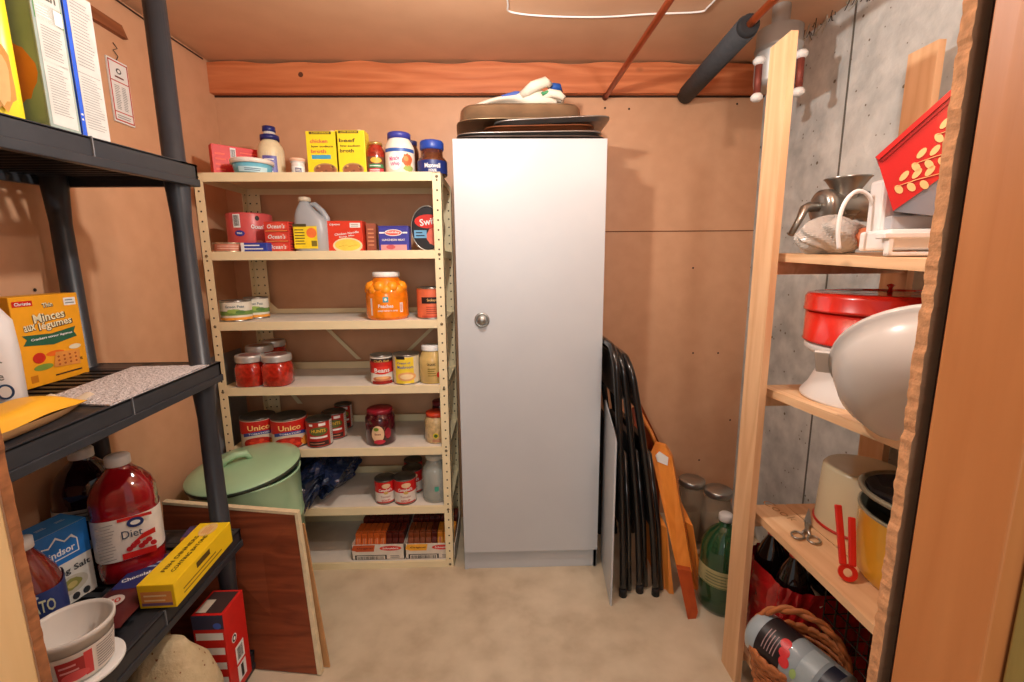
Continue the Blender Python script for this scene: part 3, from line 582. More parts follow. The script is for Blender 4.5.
def beans(b, m, r, h):
    b.rect(m, -r*1.5, r*1.5, h*.4, h*.8, mat((196, 36, 30), .4)); b.rect(m, -r*1.2, r*1.2, h*.76, h*.9, mat((50, 36, 30), .5)); b.text(m, "Chef's Best", 0, h*.82, h*.08, mat((200, 160, 90), .5), w=r*1.4, off=.0014); b.ell(m, 0, h*.5, r*.95, h*.14, mat((216, 50, 40), .4), .0013); b.text(m, 'Beans', 0, h*.5, h*.15, WHT, w=r*1.35, off=.0018)
    b.ell(m, 0, h*.2, r*.9, h*.09, mat((204, 130, 90), .5)); b.ell(m, 0, h*.24, r*.6, h*.05, mat((236, 180, 120), .5), .0013); b.rect(m, -r, r, h*.02, h*.13, mat((150, 30, 24), .5), .0013)
can((370, 392, 354), 3, 1.93, 'red and white bean can, left of the yellow soup can on the fourth shelf', mat((230, 226, 216), .45), beans)
def soupy(b, m, r, h):
    b.rect(m, -r*.9, r*.55, h*.05, h*.92, mat((238, 208, 60), .45)); b.rect(m, -r*.8, -r*.1, h*.86, h*.95, BLK, .001); b.text(m, 'Cream of', -r*.2, h*.74, h*.07, mat((110, 110, 160), .5), w=r*1.0, off=.0014); b.text(m, 'Mushroom', -r*.1, h*.6, h*.1, mat((90, 100, 170), .5), w=r*1.2, off=.0014)
    b.ell(m, 0, h*.28, r*.7, h*.15, mat((230, 170, 110), .5), .0014); b.ell(m, 0, h*.28, r*.5, h*.09, mat((244, 214, 160), .5), .002)
can((392.5, 419, 353), 3, 1.93, 'cream and yellow soup can between the bean can and the yellow labelled jar', mat((214, 204, 176), .45), soupy)
x, r, h, z = spot(418.5, 445, 345, 3, 1.93)
t = thing('sauce_jar', (x, 1.935, z), 'jar with a white lid and a bright yellow label behind the right post', 'jar'); jar(t, r, h, mat((206, 176, 110), .2, 0, .1, 20, coat=.5), .022, r*.8, WHITE, shoulder=.72, ridges=3)
label_band(t, r, .006, h*.6, mat((244, 216, 30), .4), lambda b, m: (b.text(m, 'ORGANIC', -.006, h*.53, .01, BLK, w=.036), b.lines(m, -.022, .014, h*.2, h*.44, 4, mat((130, 110, 30), .5)), b.ell(m, .026, h*.25, .011, .013, mat((214, 50, 30), .5))), face_cam(x, 1.93))
# ---- shelf 5
def unico(b, m, r, h):
    b.rect(m, -r*1.9, r*1.9, h*.5, h*.93, mat((200, 34, 26), .4), .0004); b.text(m, 'Unico', 0, h*.72, h*.17, mat((244, 210, 130), .4), w=r*1.25, off=.0014)
    bb = mat((50, 72, 150), .4)
    for k in range(9):
        u = -r*.95+r*1.9*k/8; u2 = u+r*1.9/8
        if k < 8: b.pol(m, [(u, h*(.42+.07*math.sin(math.pi*k/8))), (u2, h*(.42+.07*math.sin(math.pi*(k+1)/8))), (u2, h*(.53+.07*math.sin(math.pi*(k+1)/8))), (u, h*(.53+.07*math.sin(math.pi*k/8)))], bb, .0012)
    b.text(m, 'TOMATOES', 0, h*.53, h*.05, WHT, w=r*1.2, off=.0018)
    b.ell(m, -r*.1, h*.2, r*.85, h*.21, mat((176, 34, 22), .5), .001)
    for k in range(16): b.ell(m, -r*.1+r*.62*math.cos(k*2.39)*((k+3)/19), h*(.2+.15*math.sin(k*2.39)*((k+3)/19)), r*.15, h*.05, mat((226, 70, 40) if k % 2 else (200, 50, 34), .4), .0014+k*.00004, 9)
    b.ell(m, r*1.0, h*.2, r*.42, h*.16, mat((236, 160, 60), .5), .0009)
can((241, 273.5, 415), 4, 1.94, 'large tomato can with red and yellow label, leftmost on the fifth shelf', mat((214, 200, 180), .4), unico, group='large tomato cans', topm=TIND)
can((271.5, 305, 415), 4, 1.935, 'large tomato can with red and yellow label, just right of its twin', mat((214, 200, 180), .4), unico, group='large tomato cans', topm=TIND)
def hunts(b, m, r, h):
    rd = mat((176, 40, 30), .4); b.rect(m, -r*1.1, r*.8, h*.05, h*.95, rd, .0004); b.ell(m, -.004, h*.62, r*.75, h*.16, mat((90, 100, 50), .5), .0009); b.text(m, 'HUNTS', -.004, h*.64, h*.12, mat((236, 190, 60), .4), w=r*1.1, off=.0015)
    b.rect(m, -r*.8, -r*.5, h*.82, h*.9, WHT, .001); b.rect(m, -.002, r*.5, h*.82, h*.92, WHT, .001); b.rect(m, -r*.8, r*.6, h*.36, h*.43, WHT, .001); b.rect(m, -r*.9, r*.7, h*.08, h*.25, mat((60, 30, 28), .5), .001); b.lines(m, -r*.8, r*.5, h*.14, h*.2, 1, mat((226, 160, 120), .5), .0015)
    b.rect(m, r*.9, r*1.5, h*.05, h*.95, mat((216, 208, 200), .4), .0005); b.lines(m, r*.95, r*1.4, h*.2, h*.9, 9, mat((150, 140, 136), .5), .0012)
for px, Y, l in (((306, 330.5, 418), 1.93, 'small tomato paste can in front of the diagonal row of three'), ((322, 345, 411), 2.02, 'middle small tomato can of the diagonal row on the fifth shelf'), ((334.5, 351, 403.5), 2.14, 'rearmost small tomato can of the diagonal row on the fifth shelf')):
    can(px, 4, Y, l, mat((196, 70, 54), .4), hunts, group='small tomato cans in a diagonal row', topm=TIND)
x, r, h, z = spot(364.5, 394, 408, 4, 1.94)
t = thing('beet_jar', (x, 1.945, z), 'jar of dark red beets with a crimson lid in the middle of the fifth shelf', 'jar'); jar(t, r, h, mat((70, 12, 22), .1, 0, .4, 40, coat=.8), .02, r*.86, mat((140, 24, 40), .3), shoulder=.82)
def f(b, m):
    b.ell(m, -.014, h*.36, .027, h*.24, mat((226, 190, 150), .45)); b.ell(m, -.02, h*.5, .011, .008, mat((110, 140, 40), .4), .0014); b.text(m, 'Beets', -.014, h*.36, .009, mat((120, 30, 40), .5), w=.026, off=.0015); b.ell(m, -.008, h*.14, .024, .01, mat((190, 40, 60), .5), .0014); b.ell(m, .03, h*.36, .014, .024, mat((150, 30, 46), .4))
label_band(t, r, .01, h*.62, mat((90, 18, 30), .2, coat=.5), f, face_cam(x, 1.94))
x, r, h, z = spot(424, 447, 412, 4, 1.94); 
t = thing('garlic_jar', (x, 1.95, z), 'jar of pale garlic with an orange lid behind the right post, fifth shelf', 'jar'); jar(t, r, h, mat((206, 176, 126), .2, 0, .25, 60, coat=.5), .018, r*.88, mat((206, 66, 36), .35), shoulder=.8)
label_band(t, r, .01, h*.5, mat((222, 180, 140), .4), lambda b, m: (b.ell(m, -.004, h*.28, .012, .012, mat((220, 200, 30), .4)), b.ell(m, -.004, h*.28, .008, .008, mat((60, 90, 40), .4), .0014), b.lines(m, -.02, .018, h*.06, h*.16, 2, mat((180, 80, 80), .5))), face_cam(x, 1.94))
x, r, h, z = spot(431, 448, 401, 4, 2.07)
t = thing('berry_jar', (x, 2.08, z), 'dark jar with a maroon lid behind the garlic jar', 'jar'); jar(t, r, h, mat((50, 16, 18), .2), .02, r*.9, mat((110, 24, 34), .35))
# ---- shelf 6
def camp(b, m, r, h):
    b.rect(m, -r*2.6, r*2.6, h*.5, h*.94, mat((200, 26, 26), .4), .0003); b.ell(m, r*.1, h*.78, r*.42, h*.1, mat((226, 190, 150), .4), .001); b.text(m, "Campbell's", 0, h*.6, h*.15, WHT, w=r*1.3, shear=.3, off=.0013); b.ell(m, r*.05, h*.5, r*.22, h*.06, mat((206, 170, 90), .4), .0016)
    b.text(m, 'Tomato', 0, h*.34, h*.09, mat((170, 130, 120), .5), w=r*.95); b.text(m, 'SOUP', 0, h*.18, h*.09, mat((200, 60, 50), .5), w=r*.8); b.rect(m, -r, r, h*.0+.008, h*.12, mat((200, 50, 40), .4))
for px, Y, l in (((374.5, 394.5, 477), 1.93, 'red and white soup can at the front left of its cluster of four'), ((393.5, 415.5, 475.5), 1.925, 'red and white soup can at the front right of its cluster of four'), ((402, 422, 467), 2.02, 'third red and white soup can back in the cluster of four'), ((404, 422, 459), 2.13, 'rearmost red and white soup can in the cluster of four')):
    can(px, 5, Y, l, mat((224, 214, 204), .45), camp, group='red and white soup cans', topm=TIND)
GL = mat((206, 212, 204), .06, 0, .02, 10, alpha=.34)
def glassjar(t, r, h, capr, caph, cm, gm=GL, th=.003):
    hb = h-caph; b = B()
    b.lathe([(0, 0), (r*.9, 0), (r, .01), (r, hb*.66), (r*.9, hb*.78), (capr*.95, hb*.93), (capr*.95, hb+.004), (capr*.95-th, hb+.004), (capr*.95-th, hb*.93), (r*.9-th, hb*.77), (r-th, hb*.65), (r-th, .013), (r*.85, .006), (0, .006)], gm, 36); b.done('glass_body', t)
    b = B(); b.lathe([(0, hb), (capr, hb), (capr*1.03, hb+.004), (capr*1.03, h-.004), (capr*.96, h), (0, h)], cm, 32); b.done('lid', t)
x, r, h, z = spot(421, 448, 454, 5, 1.94)
t = thing('empty_jar', (x, 1.945, z), 'empty clear glass jar with a whitish lid on the sixth shelf', 'jar'); glassjar(t, r, h, r*.66, .02, mat((206, 196, 178), .4))
b = B(); m = cyl(r+.0008, face_cam(x, 1.945)); b.rect(m, -.006, .012, h*.28, h*.38, mat((60, 150, 130), .4)); b.done('sticker', t, flip=False)
# blue plastic bag slumped over the shelf
def blob(nu, nv, fn): return fn
t = None; b = B(); bagm = mat((28, 38, 66), .22, 0, .2, 20, .5, coat=.3)
c0 = ay(328, 492, 1.86)
def bagf(u, v):
    a = 2*math.pi*u; ph = math.pi*v
    k = 1+.13*math.sin(5*a+3*ph)+.09*math.sin(9*a-5*ph)+.06*math.sin(14*a+11*ph)
    x = .14*k*math.sin(ph)*math.cos(a); y = .10*k*math.sin(ph)*math.sin(a); z = .115*math.cos(ph)*(1+.1*math.sin(4*a))
    z += .25*x; y += .03
    if z < -.05 and y < 0: z *= 1.0
    return (x, y, z)
b.grid(lambda u, v: bagf(u, v), 56, 30, bagm, False, True)
zb6 = SZ[5]
o = b.done('plastic_bag', loc=(-.83, 2.0, zb6+.115)); tag(o, 'crumpled dark blue plastic bag spilling off the left of the sixth shelf', 'bag')
# the hanging front fold of the bag
bm_ = bmesh.new(); bm_.from_mesh(o.data)
for v in bm_.verts:
    x, y, z = v.co
    if y < -.02:       # pull the front down over the lip of the shelf
        kx = max(0, 1-abs((x+.03)/.13)); v.co.y = y-.11*min(1, (-.02-y)/.05)
        if v.co.y+2.0 < RY0-.012 and z < .04: v.co.z = z-.17*kx*min(1, (.04-z)/.08); v.co.x -= .05*kx
    if v.co.y+2.0 > RY0-.02 and v.co.z < -.113: v.co.z = -.113
bm_.to_mesh(o.data); bm_.free()
# ---- shelf 7 : two trays of candy packets
def tray(px0, px1, label, pm, txt):
    z = SZ[6]-.0005; a = ay(px0, 563, 1.885); c = ay(px1, 563, 1.885); w = (c.x-a.x)/2; x = (a.x+c.x)/2; d = .27; h = .075
    t = thing('display_tray', (x, 1.885, z), label, 'carton', 0, 'opened cardboard trays of packets')
    wb = mat((216, 206, 192), .5); b = B(); b.box((-w, 0, 0), (w, d, .003), wb); b.box((-w, 0, 0), (w, .003, h), wb); b.box((-w, d-.003, 0), (w, d, h), wb); b.box((-w, 0, 0), (-w+.003, d, h), wb); b.box((w-.003, 0, 0), (w, d, h), wb)
    m = flat((0, 0, 0)); b.pol(m, [(-w, h*.66), (-w*.92, h*.98), (-w*.1, h*.98), (-w*.16, h*.55), (-w*.8, h*.55)], pm[0]); b.text(m, 'Original', -w*.5, h*.76, h*.14, pm[1], w=w*.6, off=.0013); b.ell(m, w*.48, h*.75, w*.42, h*.16, mat((214, 60, 50), .5)); b.text(m, 'Schneiders', w*.48, h*.75, h*.12, WHT, w=w*.6, off=.0013)
    b.rect(m, -w*.88, w*.32, h*.03, h*.32, BLK); b.rect(m, -w*.82, w*.26, h*.03, h*.28, wb, .0012); b.bars(m, -w*.78, w*.22, h*.04, h*.24, BLK, 22, .0016); b.lines(m, w*.45, w*.9, h*.1, h*.3, 2, mat((110, 100, 96), .5)); b.done('carton', t)
    n = 8; g = mat(pm[2], .35, 0, .15, 40, .1)
    for k in range(n):
        for row in range(2):
            p = mat(pm[3] if (row == 0 and (k < 5) == (txt == 'a')) else (96, 34, 24), .3, 0, .12, 50, .1)
            if txt == 'b' and row == 0 and k < 4: p = mat((138, 70, 34), .4, 0, .12)
            b = B(); x0 = -w+.006+(2*w-.012)*k/n; x1 = x0+(2*w-.012)/n-.0015; y0 = .012+row*.12
            Mt = Matrix.Translation((0, y0, .006)) @ Matrix.Rotation(R(-24), 4, 'X')
            b.box((x0, 0, 0), (x1, .012, .11), p, .003, Mt)
            mm = flat(Mt @ Vector(((x0+x1)/2, 0, 0)), (1, 0, 0), Mt.to_3x3() @ Vector((0, 0, 1)))
            if row == 0 and (k < 5) == (txt == 'a'): b.rect(mm, -.004, .004, .045, .1, mat((226, 190, 140), .5), .0006); b.rect(mm, -.0025, .0025, .05, .08, mat((206, 70, 30), .5), .001)
            b.box((x0, .012, .0), (x1, .1, .095), p, .003, Matrix.Translation((0, y0+.02, .008)))
            b.done('packet', t)
tray(352.5, 405, 'open white cardboard tray of orange packets, left of the two on the bottom shelf', (mat((196, 84, 40), .5), mat((90, 30, 20), .5), (120, 40, 26), (214, 104, 44)), 'a')
tray(406, 456, 'open white cardboard tray of yellow packets, right of the two on the bottom shelf', (mat((236, 168, 50), .5), mat((110, 50, 20), .5), (120, 40, 26), (232, 150, 46)), 'b')
# ================================================================ WHITE CABINET
CX0, CX1, CY0 = -.175, .416, 1.825
t = thing('storage_cabinet', ((CX0+CX1)/2, 2.03, 0), 'tall white storage cabinet with a single door against the back wall', 'cabinet')
hw = (CX1-CX0)/2; dd = CY0-2.03
b = B(); b.box((-hw, dd+.018, 0), (-hw+.016, .21, 1.81), CABW); b.box((hw-.016, dd+.018, 0), (hw, .21, 1.81), CABW); b.box((-hw, dd+.018, 1.795), (hw, .21, 1.812), mat((70, 52, 42), .5)); b.box((-hw, .2, 0), (hw, .21, 1.8), CABW); b.box((-hw, dd+.018, .095), (hw, .2, .11), CABW); b.done('carcass', t)
b = B(); b.box((-hw+.002, dd+.022, 0), (hw-.016, dd+.036, .088), CABW, .001); b.box((hw-.014, dd+.018, 0), (hw-.001, dd+.036, .092), CABW); b.done('plinth', t)
dr = B(); dr.box((-hw+.001, dd, .094), (hw-.001, dd+.017, 1.816), CABW, .0015); d = dr.done('door', t)
kn = ay(482, 320, CY0); b = B(); Mk = Matrix.Translation((kn.x-t.location.x, dd, kn.z)) @ Matrix.Rotation(R(90), 4, 'X')
b.lathe([(0, -.002), (.028, 0), (.03, .004), (.024, .006), (.021, .003), (.012, .003), (.012, .012), (.017, .018), (.017, .024), (.013, .028), (0, .029)], TIN, 28, Mk); b.done('knob', d)
b = B(); m = flat((kn.x-t.location.x, dd-.0292, kn.z)); b.rect(m, -.006, .006, -.0012, .0012, BLK); b.done('keyhole', d, flip=False)
b = B(); b.hexa([(.421, 1.6, 0), (.428, 1.6, 0), (.455, 1.9, 0), (.448, 1.9, 0), (.421, 1.6, .72), (.428, 1.6, .69), (.455, 1.9, .76), (.448, 1.9, .76)], CABW)
tag(b.done('shelf_panel'), 'loose white shelf panel standing on edge against the side of the white cabinet', 'panel')
# ---- trays and gloves on top
zt = 1.8165
def pan(x0, x1, y0, y1, z, h, m, label, tilt=0, lip=.018, name='baking_tray', rz=0, yaw=0):
    cx, cy = (x0+x1)/2, (y0+y1)/2; a, c = (x1-x0)/2, (y1-y0)/2
    b = B(); secs = [rr(a*.9, c*.88, 0, e=7), rr(a*.94, c*.92, h*.3, e=7), rr(a*.97, c*.96, h*.95, e=7), rr(a, c, h, e=7), rr(a, c, h-.003, e=7)]
    secs = [rr(a*.9, c*.88, .0015, n=40, e=7), rr(a*.97, c*.96, h-.001, n=40, e=7), rr(a, c, h, n=40, e=7), rr(a, c, h-.004, n=40, e=7), rr(a*.965, c*.955, h-.004, n=40, e=7), rr(a*.9, c*.88, 0, n=40, e=7)]
    loft(b, secs, m, True); return tag(b.done(name, loc=(cx, cy, z), rot=(rz, tilt, yaw)), label, 'tray')
dk = mat((92, 80, 74), .4, .7, .2, 12); al = mat((176, 172, 168), .35, .85, .15, 10); bz = mat((158, 134, 106), .35, .7, .25, 9)
rst = mat((124, 70, 40), .5, .5, .3, 9)
pan(-.172, .42, 1.83, 2.2, zt, .012, dk, 'dark thin baking tray at the bottom of the stack on the cabinet')
pan(-.165, .41, 1.835, 2.19, zt+.013, .016, al, 'grey baking tray second from the bottom of the cabinet stack', R(-.8))
pan(-.06, .38, 1.85, 2.2, zt+.036, .02, rst, 'rusty brown baking tray under the upturned pan on the cabinet', R(-1))
pan(-.02, .44, 1.84, 2.2, zt+.064, .016, al, 'large grey tray sticking out to the right of the cabinet stack', R(-2.6))
# bronze roasting pan turned upside down
b = B(); a, c, h = .258, .17, .062
loft(b, [rr(a, c, 0, n=48, e=5), rr(a, c, .004, n=48, e=5), rr(a*.955, c*.94, .006, n=48, e=5), rr(a*.93, c*.9, h-.01, n=48, e=5), rr(a*.9, c*.86, h, n=48, e=5)], bz)
tag(b.done('roasting_pan', loc=(.086, 2.02, zt+.078), rot=(0, R(-1.5), R(4))), 'bronze roasting pan turned upside down on the cabinet stack', 'pan')
# gloves
t = thing('work_gloves', (.07, 1.97, zt+.145), 'white cloth work gloves with blue and green trim on top of the stacked pans', 'gloves')
b = B(); gw = mat((224, 214, 196), .8, 0, .08, 30, .3)
def gl(u, v):
    a = 2*math.pi*u; x = -.12+.24*v; w_ = .055*(1-.35*abs(2*v-1)**3); hh_ = .012+.028*math.exp(-((v-.72)/.18)**2)
    return (x, w_*math.cos(a)*(1+.1*math.sin(9*v)), hh_*math.sin(a)*(1+.12*math.sin(6*a))+.02*math.sin(3*v)+.01*v)
b.grid(gl, 28, 20, gw, True, True); b.face([b.bm.verts.new(gl(k/20, 0)) for k in range(20)], gw); b.face([b.bm.verts.new(gl(k/20, 1)) for k in range(20)], gw)
b.done('palm', t)
for k in range(4):
    b = B(); y = -.04+.022*k; b.tube([(.07, y, .02), (.10, y-.006, .036+.004*k), (.125, y-.01, .03), (.14, y-.012, .018)], [.013, .013, .012, .008], gw, 10); b.done('finger', t)
b = B(); b.tube([(.02, -.04, .03), (.05, -.06, .05), (.085, -.055, .065), (.10, -.045, .06)], [.014, .016, .015, .009], gw, 10); b.done('thumb', t)
b = B(); b.tube([(-.04, -.045, .022), (.0, -.04, .036), (.03, -.02, .04)], .008, mat((70, 96, 170), .7), 8); b.tube([(.10, -.03, .06), (.125, -.02, .062), (.13, 0, .055)], .012, mat((30, 80, 160), .6), 8); b.done('blue_trim', t)
b = B(); b.tube([(.075, -.055, .03), (.105, -.05, .04), (.13, -.04, .04)], .006, mat((60, 140, 90), .6), 8); b.done('green_trim', t)
t.scale = (1.35, 1.2, 1.25)
# ================================================================ BLACK PLASTIC RACK
BX0, BX1, BY0, BY1 = -1.25, -.85, .485, 1.37
PL = mat((46, 48, 53), .38, 0, .12, 20, .05); PLD = mat((38, 40, 44), .45, 0, .1, 20)
t = thing('plastic_shelving', ((BX0+BX1)/2, (BY0+BY1)/2, 0), 'black plastic shelving unit along the left wall holding boxes and juice bottles', 'shelving')
ox, oy = t.location.x, t.location.y; hx, hy = (BX1-BX0)/2, (BY1-BY0)/2; SL = .035
def zd(z0, y): return z0-SL*(1.37-y)
DK = [1.632, 1.067, .515, .066]
for n_, z0 in enumerate(DK):
    b = B(); sl = SL if n_ < 3 else 0; sh = Matrix.Translation((0, 0, z0-sl*hy)) @ Matrix(((1, 0, 0, 0), (0, 1, 0, 0), (0, sl, 1, 0), (0, 0, 0, 1)))
    # outer lip with a stepped ledge
    for s_ in (-1, 1):
        x0, x1 = (hx-.014, hx) if s_ > 0 else (-hx, -hx+.014)
        b.box((x0, -hy, -.042), (x1, hy, 0), PL, .003, sh); b.box((x0 if s_ < 0 else x0-.002, -hy, -.06), ((x1 if s_ > 0 else x1+.002)+(.004 if s_ > 0 else 0), hy, -.04), PL, .002, sh)
        y0, y1 = (hy-.014, hy) if s_ > 0 else (-hy, -hy+.014)
        b.box((-hx, y0, -.042), (hx, y1, 0), PL, .003, sh); b.box((-hx, y0, -.06), (hx, y1+(.004 if s_ > 0 else 0), -.04), PL, .002, sh)
    b.box((-hx, -hy, -.006), (-hx+.07, hy, -.001), PL, 0, sh); b.box((hx-.075, -hy, -.006), (hx, hy, -.001), PL, 0, sh)
    b.box((-hx, -hy, -.006), (hx, -hy+.06, -.001), PL, 0, sh); b.box((-hx, hy-.07, -.006), (hx, hy, -.001), PL, 0, sh); b.box((-.012, -hy, -.006), (.012, hy, -.001), PL, 0, sh)
    k = -hy+.07
    while k < hy-.07: b.box((-hx+.05, k, -.006), (hx-.05, k+.017, -.001), PLD, 0, sh); b.box((-hx+.03, k+.006, -.04), (hx-.01, k+.010, -.006), PLD, 0, sh); k += .033
    b.box((hx-.002, .1, -.058), (hx+.0035, .1025, 0), mat((120, 122, 126), .5), 0, sh)
    b.done('deck', t)
for px_, py_ in ((hx-.035, hy-.04), (-hx+.035, hy-.04), (hx-.035, -hy+.04), (-hx+.035, -hy+.04)):
    zs = [0]+[z-SL*(hy-py_)*(1 if q < 3 else 0) for q, z in enumerate(DK)][::-1]
    pr = [(0, 0), (.034, 0), (.034, .06)]
    for z in zs[2:]: pr += [(.024, z-.13+.0), (.024, z-.12), (.03, z-.055), (.03, z-.006), (.027, z)]
    pr = [(0, 0), (.034, 0), (.034, .06), (.027, .07)]
    for z in zs[2:]: pr += [(.024, z-.16), (.03, z-.055), (.03, z+.002), (.027, z+.004)]
    pr += [(.026, 2.1), (0, 2.1)]
    b = B(); b.lathe(pr, PL, 24, c=(px_, py_)); b.done('post', t)
# --- top deck goods
def zdk(i, y): return zd(DK[i], y)-.001
def obox(name, label, cat, p, size, rz, fill, deco=None, group=None, part='box', bev=.0015, tilt=None):
    t = thing(name, p, label, cat, R(rz), group, rot=tilt); w, d, h = size; b = B(); b.box((-w/2, -d/2, 0), (w/2, d/2, h), fill, bev)
    if deco: deco(b, w, d, h)
    b.done(part, t); return t
gy = mat((130, 130, 128), .6); 
def dbran(b, w, d, h):
    m = flat((-w/2, -d/2, 0)); n = flat((w/2, -d/2, 0), (0, 1, 0)); PB = mat((204, 204, 198), .6)
    b.rect(n, .006, d-.006, .01, h*.8, PB); b.rect(n, .004, d-.004, h*.60, h*.70, mat((70, 140, 70), .5)); b.lines(n, .008, d*.55, h*.62, h*.68, 4, WHT, .0013); b.rect(n, d*.66, d*.92, h*.61, h*.69, WHT, .0013); b.text(n, 'bran', d*.45, h*.75, .018, mat((90, 90, 80), .5)); b.lines(n, .012, d-.012, h*.4, h*.58, 12, gy, .001, .25); b.rect(n, .008, d-.008, h*.375, h*.385, gy); b.lines(n, .012, d-.012, .03, h*.36, 18, gy, .001, .22)
    b.rect(m, .008, w-.004, .01, h-.01, mat((128, 148, 140), .5, 0, .2, 9)); b.ell(m, w*.75, h*.3, w*.2, h*.16, mat((200, 120, 50), .5), wob=.1)
p = az(55, 124, zdk(0, 1.08)+.001); y_ = 1.04
obox('cereal_box', 'white and green bran cereal box on the top black shelf, seen from its side', 'box', (-.965, .997, zdk(0, .97)), (.2, .064, .33), -2, mat((150, 166, 158), .5), None)
o = bpy.data.objects['cereal_box']
b = B(); dbran(b, .2, .064, .33); b.done('printing', o, flip=False)
def dblue(b, w, d, h):
    n = flat((w/2, -d/2, 0), (0, 1, 0)); bl = mat((38, 92, 214), .45); b.rect(n, 0, d*.14, 0, h, bl); b.rect(n, d*.15, d, 0, h, mat((198, 197, 192), .6)); b.lines(n, d*.22, d*.9, h*.5, h*.95, 20, gy, .001, .22); b.rect(n, d*.16, d-.004, h*.455, h*.46, gy); b.lines(n, d*.22, d*.92, .02, h*.44, 20, gy, .001, .22); b.lines(n, .002, d*.11, .03, .05, 2, WHT, .001)
    b.rect(flat((-w/2, -d/2, 0)), 0, w, 0, h, bl)
t = obox('cracker_box', 'white box with a blue edge stripe, furthest box on the top black shelf', 'box', (-.965, 1.066, zdk(0, 1.04)), (.2, .066, .285), -1, mat((214, 212, 206), .5)); b = B(); dblue(b, .2, .066, .285); b.done('printing', t, flip=False)
t = thing('cereal_bag', (-.935, .885, zdk(0, .9)), 'bright yellow food package picturing golden bread, nearest on the top black shelf', 'package')
b = B(); ye = mat((244, 226, 50), .35, 0, .05, 12, .05)
loft(b, [[Vector((q.x, q.y, z)) for q in rr(.07*k, .032*k2, 0, n=28, e=3)] for z, k, k2 in ((0, .9, .95), (.01, 1, 1), (.15, 1, 1), (.24, 1.0, .8), (.3, 1, .35), (.33, 1, .12))], ye); b.done('bag', t)
b = B(); m = flat((.0705, -.02, 0), (0, 1, 0)); m = flat((0, -.0325, 0)); b.ell(m, .04, .075, .022, .06, mat((226, 170, 90), .5), wob=.12, a0=.3); b.ell(m, .042, .07, .014, .045, mat((244, 206, 140), .5), .0014, wob=.1); b.done('picture', t, flip=False)
t.rotation_euler = (0, 0, R(50)); t.scale = (1, 1, 1)
# --- mid deck goods
zz = zdk(1, 1.2)
pl = az(26, 388, zdk(1, .97)); pr_ = az(90, 367, zdk(1, 1.17))
pl = pl*.95; pr_ = pr_*.95; ang = math.atan2(pr_.y-pl.y, pr_.x-pl.x); wv = (pr_-pl).length
def dminces(b, w, d, h):
    m = flat((0, -d/2, 0)); b.rect(m, -w*.47, -w*.2, h*.89, h*.95, RED); b.text(m, 'Christie', -w*.335, h*.92, h*.035, WHT, w=w*.22, off=.0013); b.rect(m, w*.26, w*.45, h*.86, h*.95, WHT); b.lines(m, w*.28, w*.43, h*.87, h*.94, 2, gy, .001)
    br = mat((60, 44, 34), .5); cr = mat((240, 228, 190), .5)
    for st, v, s, ww in (('Thin', h*.89, .05, .15), ('Minces', h*.76, .1, .46), ('aux', h*.655, .07, .16), ('légumes', h*.66, .11, .5)):
        u = {'aux': -w*.3, 'légumes': w*.08}.get(st, 0); b.text(m, st, u+.0015, v-.0015, h*s, br, w=w*ww*1.06, bold=.07, off=.001, rot=.08); b.text(m, st, u, v, h*s, cr, w=w*ww, off=.0016, rot=.08)
    gr = mat((40, 96, 70), .5); b.pol(m, [(-w*.42, h*.47), (-w*.36, h*.53), (-w*.42, h*.58), (w*.0, h*.56), (w*.38, h*.6), (w*.34, h*.54), (w*.38, h*.48), (0, h*.43)], gr); b.text(m, 'Crackers saveur légumes', 0, h*.525, h*.035, WHT, w=w*.62, off=.0014, rot=.03)
    b.ell(m, -w*.24, h*.31, w*.09, h*.06, mat((200, 44, 26), .5)); b.ell(m, 0, h*.33, w*.14, h*.03, mat((236, 110, 30), .5), a0=.3); b.ell(m, -w*.2, h*.2, w*.14, h*.035, mat((120, 150, 60), .5)); b.ell(m, w*.32, h*.36, w*.1, h*.03, mat((230, 220, 190), .5)); b.pol(m, [(-w*.06, h*.17), (w*.36, h*.14), (w*.38, h*.31), (w*.0, h*.34)], mat((226, 150, 70), .5), .0014)
    for q in range(12): b.ell(m, w*(.03+.09*(q % 4)), h*(.19+.045*(q//4)), .004, .003, mat((180, 90, 40), .5), .0018, 6)
    b.lines(m, -w*.05, w*.4, h*.05, h*.1, 1, br); b.rect(m, -w*.4, -w*.3, h*.05, h*.13, mat((200, 120, 20), .5)); b.text(m, '-30%', w*.36, h*.2, h*.035, br)
ctr = (pl+pr_)/2+Vector((-math.sin(ang), math.cos(ang), 0))*.03
t = obox('cracker_carton', 'orange vegetable thin cracker carton on the middle black shelf', 'box', (ctr.x, ctr.y, zdk(1, ctr.y+.03)), (wv, .055, wv*1.13), math.degrees(ang), mat((242, 166, 30), .45, 0, .04), dminces, part='carton')
# sugar bag
t = thing('sugar_bag', (-1.09, .93, zdk(1, .96)), 'white paper bag of sugar with a red letter beside the orange carton', 'bag', R(38))
b = B(); sw = mat((222, 220, 220), .4, 0, .05, 14, .15)
loft(b, [rr(.07, .045, 0, n=28, e=4), rr(.078, .05, .01, n=28, e=4), rr(.08, .052, .12, n=28, e=3.4), rr(.078, .046, .19, n=28, e=3), rr(.06, .022, .225, n=28, e=3), rr(.05, .006, .25, n=28, e=3)], sw); b.done('bag', t)
b = B(); m = flat((0, -.0535, 0)); b.text(m, 'S', .035, .165, .04, RED); b.text(m, 'sugar', .038, .105, .016, gy, w=.048); b.text(m, 'fine', .036, .13, .01, RED); b.text(m, 'sucre', .038, .08, .012, gy, w=.044)
b.rect(m, -.075, .075, .004, .03, mat((150, 186, 222), .4)); b.ell(m, .058, .05, .013, .016, mat((40, 70, 110), .4)); b.ell(m, .058, .05, .009, .012, WHT, .0014); b.done('printing', t, flip=False)
